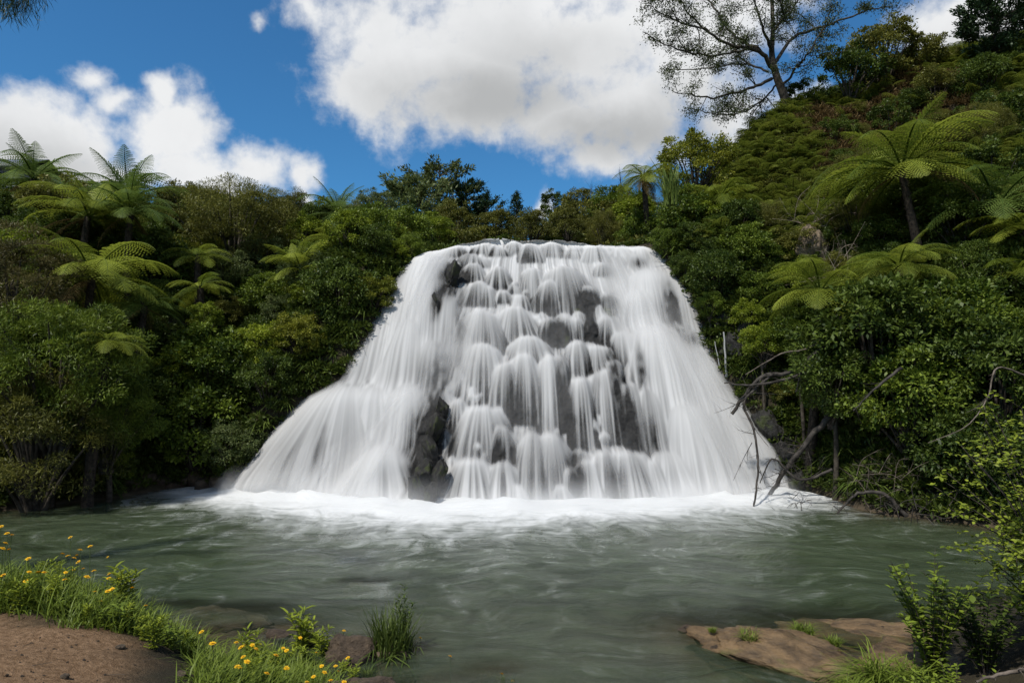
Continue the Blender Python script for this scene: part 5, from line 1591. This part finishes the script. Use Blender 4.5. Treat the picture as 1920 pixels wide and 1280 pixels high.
FL = [(132, 1007), (117, 1038), (127, 1042), (144, 1041), (139, 1046), (150, 1031), (169, 1024), (147, 1053), (202, 1044), (212, 1053), (175, 1062), (176, 1070), (138, 1068), (156, 1066), (123, 1073), (163, 1081), (121, 1086), (205, 1076), (204, 1084), (223, 1082), (226, 1086), (250, 1088), (248, 1102), (178, 1109), (202, 1108), (210, 1104), (188, 1127),
      (53, 1047), (55, 1072), (17, 1030), (5, 1028), (10, 1018), (13, 1000), (22, 1003), (2, 987), (72, 1073), (83, 1073), (48, 1089), (6, 1078), (25, 1122), (62, 1156), (76, 1171), (196, 1158), (238, 1158), (247, 1166), (273, 1135), (378, 1184), (398, 1206),
      (443, 1204), (452, 1213), (459, 1210), (473, 1209), (480, 1216), (486, 1207), (456, 1231), (463, 1240), (445, 1249), (450, 1252), (531, 1215), (517, 1228), (537, 1219), (563, 1195), (593, 1223), (537, 1252), (603, 1248), (608, 1260), (629, 1248), (634, 1258), (588, 1268), (500, 1262), (645, 1182), (652, 1233), (788, 1195), (844, 1230), (941, 1263), (961, 1276), (620, 1275), (575, 1278), (645, 1278)]


def flower_head(seed):
    r = np.random.default_rng(seed); Vs, Fs, Ts, k = [], [], [], 0
    for ring, (n, rad, el) in enumerate([(15, 1.0, .15), (12, .75, .4), (8, .42, .8)]):
        a = 6.283 * (np.arange(n) + r.random(n) * .5) / n
        A = np.stack([np.cos(a), np.sin(a), el + 0 * a], -1)
        V, F, t = leaves(np.zeros((n, 3)) + np.array([0, 0, .10 * ring]), A, np.stack([-el * np.cos(a), -el * np.sin(a), 1 + 0 * a], -1), rad * (.85 + .3 * r.random(n)), .42 * rad + .1, np.clip(.75 - .25 * ring + .3 * (r.random(n) - .5), 0, 1), .1)
        Vs.append(V); Fs.append(F + k); Ts.append(t); k += len(V)
    return mesh_np('flower_head', np.concatenate(Vs), np.concatenate(Fs), M['petal'], {'tint': np.concatenate(Ts)})


HEADS = [flower_head(s) for s in (1, 2, 3)]
fr = random.Random(8)
for (px, py) in FL:
    d = ray(px, py); Yv = np.arange(6.35 if px < 300 else 3.2, 12, .03); Pq = CAM + d[None] * (Yv / d[1])[:, None]
    hh = fr.uniform(.22, .42) if not (px < 30) else .5
    gz = terrain(Pq[:, 0], Pq[:, 1]); ok = np.nonzero(Pq[:, 2] - np.maximum(gz, -.3) <= hh)[0]
    i0 = ok[0] if len(ok) else 10
    p = Pq[i0]; g0 = gz[i0]
    t = empty('yellow_flower', (p[0], p[1], g0)); hgt = p[2] - g0
    mb = MB(); lean = np.array([fr.uniform(-.08, .08), fr.uniform(-.05, .05), 0])
    limb(mb, [lean * .9 + np.array([0, 0, -.05]), lean * .4 + np.array([0, 0, hgt * .5]), (0, 0, hgt)], .004, .0028, 4)
    mb.build('stem', M['stem'], t)
    o = obj('flower_head', HEADS[fr.randrange(3)], t, (0, 0, hgt)); s = fr.uniform(.021, .030); o.scale = (s, s, s); o.rotation_euler = (fr.uniform(-.5, .2), fr.uniform(-.4, .4), fr.uniform(0, 6))
    a = px < 420
    lone = {(788, 1195): 'yellow flower leaning beside the reed tuft', (844, 1230): 'single yellow flower over open water right of the reed tuft', (941, 1263): 'yellow flower near the bottom edge left of centre', (961, 1276): 'lowest yellow flower at the bottom edge left of centre', (132, 1007): 'yellow flower standing highest above the flower bank against the pool', (76, 1171): 'yellow flower at the rim of the dirt path'}
    if (px, py) in lone: tag(t, lone[(px, py)], 'flower')
    else: tag(t, 'small yellow flower on a thin stem in the bank beside the path' if a else 'small yellow flower on a thin stem in the patch at the bottom edge', 'flower', 'yellow flowers beside the path' if a else 'yellow flowers at the bottom edge')

# fern fronds among the lower flowers
for (px, py, s, lab) in [(560, 1225, .34, 'small green fern among the lower flowers'), (600, 1235, .26, 'tiny fern right of the lower flowers')]:
    h = ground_hit(px, py + 30, 2.5, 20); t = empty('small_fern', h)
    for i in range(6):
        o = obj('frond', FROND['fern']['arch'][i % 3], t); o.rotation_euler = (0, 0, i * 1.05); o.scale = (s, s, s)
    tag(t, lab, 'fern')

# reed tuft standing in the water
q = wpt(735, 1222, 0.0); t = empty('reed_tuft', (q[0], q[1], .0))
obj('blades', clump_mesh(71, 'grass_dark', 260, .55, .014, .45, .22, .35), t); obj('blades', clump_mesh(72, 'grass_dark', 120, .38, .018, 1.0, .26, 1.0), t)
a_, b_ = stem_plant('w', 73, 5, .75, .16, (.07, .02), 'leaf_dark', 30, .0); obj('stems', a_, t, (.12, 0, 0)); obj('leaves', b_, t, (.12, 0, 0))
mb = MB(); mb.add(*(lambda v, f: (v, f))(np.array([[x, y, -.25] for x in (-.25, .25) for y in (-.2, .2)] + [[x * .7, y * .7, .05] for x in (-.25, .25) for y in (-.2, .2)]), [[4, 5, 7, 6], [0, 1, 5, 4], [1, 3, 7, 5], [3, 2, 6, 7], [2, 0, 4, 6]])); mb.build('root_mound', M['river_stone'], t)
tag(t, 'dark reed tuft growing out of the shallow water', 'reed tuft')
for (px, py, s, lab) in [(632, 1215, .6, 'small dark grass tuft left of the reed tuft'), (950, 1275, .45, 'tiny grass tuft in the water at the bottom edge'), (690, 1262, .35, 'thin grass at the water below the reed tuft')]:
    q = wpt(px, py, 0); t = empty('grass_tuft', (q[0], q[1], min(0, th(*q)) * .5), px, s); obj('blades', clump_mesh(74, 'grass_dark', 90, .5, .014, .6, .12), t); tag(t, lab, 'grass tuft')

# right foreground: tufts on the slab, long grass, leafy plants
for i, (px, py, s, lab) in enumerate([(1407, 1190, .30, 'left grass tuft on the long flat rock'), (1507, 1178, .32, 'middle grass tuft on the long flat rock'), (1562, 1196, .22, 'small right grass tuft on the long flat rock'), (1335, 1172, .13, 'tiny tuft at the left tip of the long flat rock')]):
    q = wpt(px, py, .2); t = empty('grass_tuft', (q[0], q[1], .13), i, s); obj('blades', clump_mesh(80 + i, 'grass', 170, .62, .03, .8, .32, .6), t); tag(t, lab, 'grass tuft')
for i, (px, py, s, lab) in enumerate([(1650, 1265, .72, 'long drooping yellow-green grass clump in the right foreground'), (1720, 1275, .65, 'long grass clump at the foot of the leafy sapling'), (1600, 1285, .4, 'short grass clump at the bottom edge right of the rock')]):
    q = wpt(px, py, .2); t = empty('grass_clump', (q[0], q[1], .12), i, s); obj('blades', clump_mesh(86 + i, 'grass', 260, .85, .016, 1.1, .18, 1.0), t); tag(t, lab, 'grass clump')


def near_plant(px, py, z, seed, nst, H, sp, leaf, mat, nleaf, label, cat='shrub', name='leafy_shrub', sr=.006, droop=.2, lo=.2):
    q = wpt(px, py, z); g0 = th(*q); t = empty(name, (q[0], q[1], g0 if g0 > -.2 else 0))
    a, b = stem_plant('p', seed, nst, H, sp, leaf, mat, nleaf, droop, 'bark', sr, lo=lo); obj('stems', a, t); obj('leaves', b, t); tag(t, label, cat)


near_plant(1752, 1262, .2, 301, 26, 1.15, .5, (.085, .05), 'leaf_mid', 34, 'leafy sapling standing before the pool in the right foreground', 'sapling', 'sapling', .007)
near_plant(1850, 1268, .25, 302, 26, .8, .55, (.075, .042), 'leaf_dark', 30, 'dark leafy plant beside the sapling at lower right')
near_plant(1790, 1300, .3, 303, 22, .45, .5, (.06, .034), 'leaf_mid', 26, 'low leafy plant at the bottom right corner')
# the bush at the right edge: its foot is outside the picture
bx_, by_ = 5.15, 6.6; g0 = th(bx_, by_); t = empty('leafy_bush', (bx_, by_, g0)); mb = MB(); rr = np.random.default_rng(310); Cs, As, Ns = [], [], []
for i in range(46):
    tgt = np.array([rr.uniform(-1.15, .5), rr.uniform(-.6, .7), rr.uniform(.25, 2.3)])
    tgt[0] = max(tgt[0], -1.05 + .5 * abs(tgt[2] - 1.35))
    c = limb(mb, [(0, 0, -.1), tgt * np.array([.35, .35, .6]) + rr.normal(size=3) * .05, tgt], .014, .003, 4)
    tw = MB(); cur = [c]
    for j in range(6):
        kx = rr.integers(6, len(c)); dv = unit(rr.normal(size=3) + np.array([-.1, 0, .2])) * rr.uniform(.12, .3); tt = np.linspace(0, 1, 6)[:, None]; cc = c[kx] + dv * tt; mb.tube(cc, np.linspace(.004, .0015, 6), 3); cur.append(cc)
    for cc in cur:
        nl = 14; k = rr.integers(1 if len(cc) == 6 else 6, len(cc), nl); az = rr.random(nl) * 6.283
        Cs.append(cc[k] + rr.normal(size=(nl, 3)) * .008); As.append(np.stack([np.cos(az), np.sin(az), .2 + 0 * az], -1) + rr.normal(size=(nl, 3)) * .3); Ns.append(np.array([0, -.3, 1]) + rr.normal(size=(nl, 3)) * .35)
C = np.concatenate(Cs); n = len(C); V, F, tt = leaf6(C, np.concatenate(As), np.concatenate(Ns), .055 * (.6 + .7 * rr.random(n)), .030 * (.7 + .5 * rr.random(n)), np.clip(.5 + .7 * (rr.random(n) - .5), 0, 1))
mb.build('stems', M['bark'], t); obj('leaves', mesh_np('leaves', V, F, M['leaf_bright'], {'tint': tt}), t)
tag(t, 'bright leafy bush at the right edge hanging over the pool', 'bush')
dead_limb([(1990, 1262, 5.6), (1930, 1256, 5.5), (1880, 1262, 5.45), (1830, 1278, 5.4)], .022, .010, 'pale bare stick lying in the bottom right corner', 4, .15, 'dead_twig', 'stick')
# sticks and pebbles on the dirt path
r_ = np.random.default_rng(91); V_ = []
for i in range(7):
    px, py = [(60, 1250), (150, 1215), (95, 1195), (260, 1240), (345, 1252), (30, 1215), (200, 1268)][i]
    h = ground_hit(px, py, 2.5, 12); mb = MB(); a = r_.random() * 3; l = .09 + .07 * r_.random(); dv = np.array([math.cos(a), math.sin(a) * .5, .02]) * l
    t = empty('twig', (h[0], h[1], h[2] + .008)); limb(mb, [-dv, r_.normal(size=3) * .01 * np.array([1, 1, .2]), dv], .004, .002, 4); mb.build('stick', M['dead_twig'], t)
    tag(t, 'thin dry twig lying on the brown dirt path', 'twig', 'twigs on the dirt path')
pk = rock_mesh(120, 'river_stone', 2, 12); PB = []
for i in range(500):
    px, py = r_.uniform(0, 365), r_.uniform(1172, 1285)
    h = ground_hit(px, py, 2.5, 12); PB.append(h)
scatter('gravel', np.array(PB), r_.uniform(.003, .012, 500), [pk], 12, 'small pebbles scattered over the dirt path', 'gravel')

# ------------------------------------------------------------------ spray hanging over the foot of the fall
n_ = 60; xs_ = np.linspace(-9.0, 8.2, n_); rows = []
for (dy, z) in ((.35, .0), (-1.3, .0), (-1.1, .35), (-.5, .8), (.35, 1.15)):
    edge_ = np.clip(np.minimum(xs_ + 9.0, 8.2 - xs_) / 1.5, .15, 1)
    rows.append(np.stack([xs_, yb(xs_) + dy * (edge_ if dy < 0 else 1), .03 + z * edge_ + 0 * xs_], -1))
R_ = np.stack(rows, 1); k_ = len(rows)
V = R_.reshape(-1, 3); F = []
for i in range(n_ - 1):
    for j in range(k_): F.append([i * k_ + j, (i + 1) * k_ + j, (i + 1) * k_ + (j + 1) % k_, i * k_ + (j + 1) % k_])
me = mesh_np('spray', V - np.array([0, 17.2, 0]), F, None); bm = bmesh.new(); bm.from_mesh(me); bmesh.ops.contextual_create(bm, geom=[bm.verts[i] for i in ()]) if False else None
bm.verts.ensure_lookup_table()
bm.faces.new([bm.verts[j] for j in range(k_)][::-1]); bm.faces.new([bm.verts[(n_ - 1) * k_ + j] for j in range(k_)]); bmesh.ops.recalc_face_normals(bm, faces=bm.faces[:]); bm.to_mesh(me); bm.free()
m, T, out = new_mat('spray')
tc = T.n('ShaderNodeTexCoord').outputs['Object']; sp = T.n('ShaderNodeSeparateXYZ'); T.link(tc, sp.inputs[0])
dn = T.math('MULTIPLY', T.mapr(sp.outputs[2], .0, .9, 1, 0), T.mapr(T.noise(tc, .8, 2, .5), .3, .7, .4, 1.2))
pv = T.n('ShaderNodeVolumePrincipled'); pv.inputs['Color'].default_value = (.95, .95, .95, 1); T.link(T.math('MULTIPLY', dn, .5), pv.inputs['Density']); pv.inputs['Anisotropy'].default_value = .0
T.link(pv.outputs[0], out.inputs['Volume']); me.materials.append(m)
o = obj('spray', me, fall); o['label'] = 'white spray hanging over the foot of the fall'

# loose stones on the near bank and around the flat rock
for i, (px, py, z, s_, lab) in enumerate([(300, 1210, .6, .06, 'fist-sized stone at the rim of the dirt path'), (225, 1205, .9, .035, 'small stone on the dirt path near the weeds'), (340, 1245, .75, .05, 'stone beside the lower end of the dirt path'), (120, 1262, 1.0, .03, 'pebble in the middle of the dirt path'),
                                          (670, 1240, .0, .12, 'wet stone below the reed tuft'), (590, 1200, .0, .13, 'stone between the weeds and the reed tuft'), (520, 1190, .0, .12, 'wet brown stone behind the lower weeds'), (1290, 1178, .0, .10, 'dark stone at the left tip of the flat rock'), (1340, 1215, .0, .08, 'wet stone below the flat rock'), (1590, 1220, .08, .10, 'stone where the long grass meets the flat rock'), (1660, 1180, .0, .12, 'stone behind the flat rock'), (1730, 1200, .0, .1, 'stone beside the sapling')]):
    q = wpt(px, py, z); o = obj('stone', rock_mesh(140 + i % 5, 'river_stone' if i > 3 else 'boulder', 3, 14, .08), None, (q[0], q[1], max(th(*q), -.03) + s_ * .2)); o.scale = (s_ * 1.3, s_, s_ * .7); o.rotation_euler = (0, 0, i)
    tag(o, lab, 'stone')

# thin threads of water running down the rock right of the fall
for (x0, y0, x1, y1, w) in [(1357, 622, 1362, 706, .035), (1340, 640, 1350, 690, .02)]:
    ys = np.linspace(y0, y1, 14); Yd = min(ground_hit(x0 + (x1 - x0) * q, y)[1] for q, y in zip(np.linspace(0, 1, 14), ys)) - .12
    C_ = np.array([at(x0 + (x1 - x0) * (y - y0) / (y1 - y0) + .4 * math.sin(y * .2), y, Yd - .012 * (y - y0) * .1) for y in ys]) - np.array([0, 17.2, 0])
    mb = MB(); mb.tube(C_, w * (.6 + .4 * np.linspace(0, 1, 14)), 7); me = mb.mesh('water_thread', M['falls'])
    a = me.attributes.new('veil', 'FLOAT', 'POINT'); a.data.foreach_set('value', np.full(len(me.vertices), .4, dtype=np.float32)); o = obj('water_thread', me, fall)
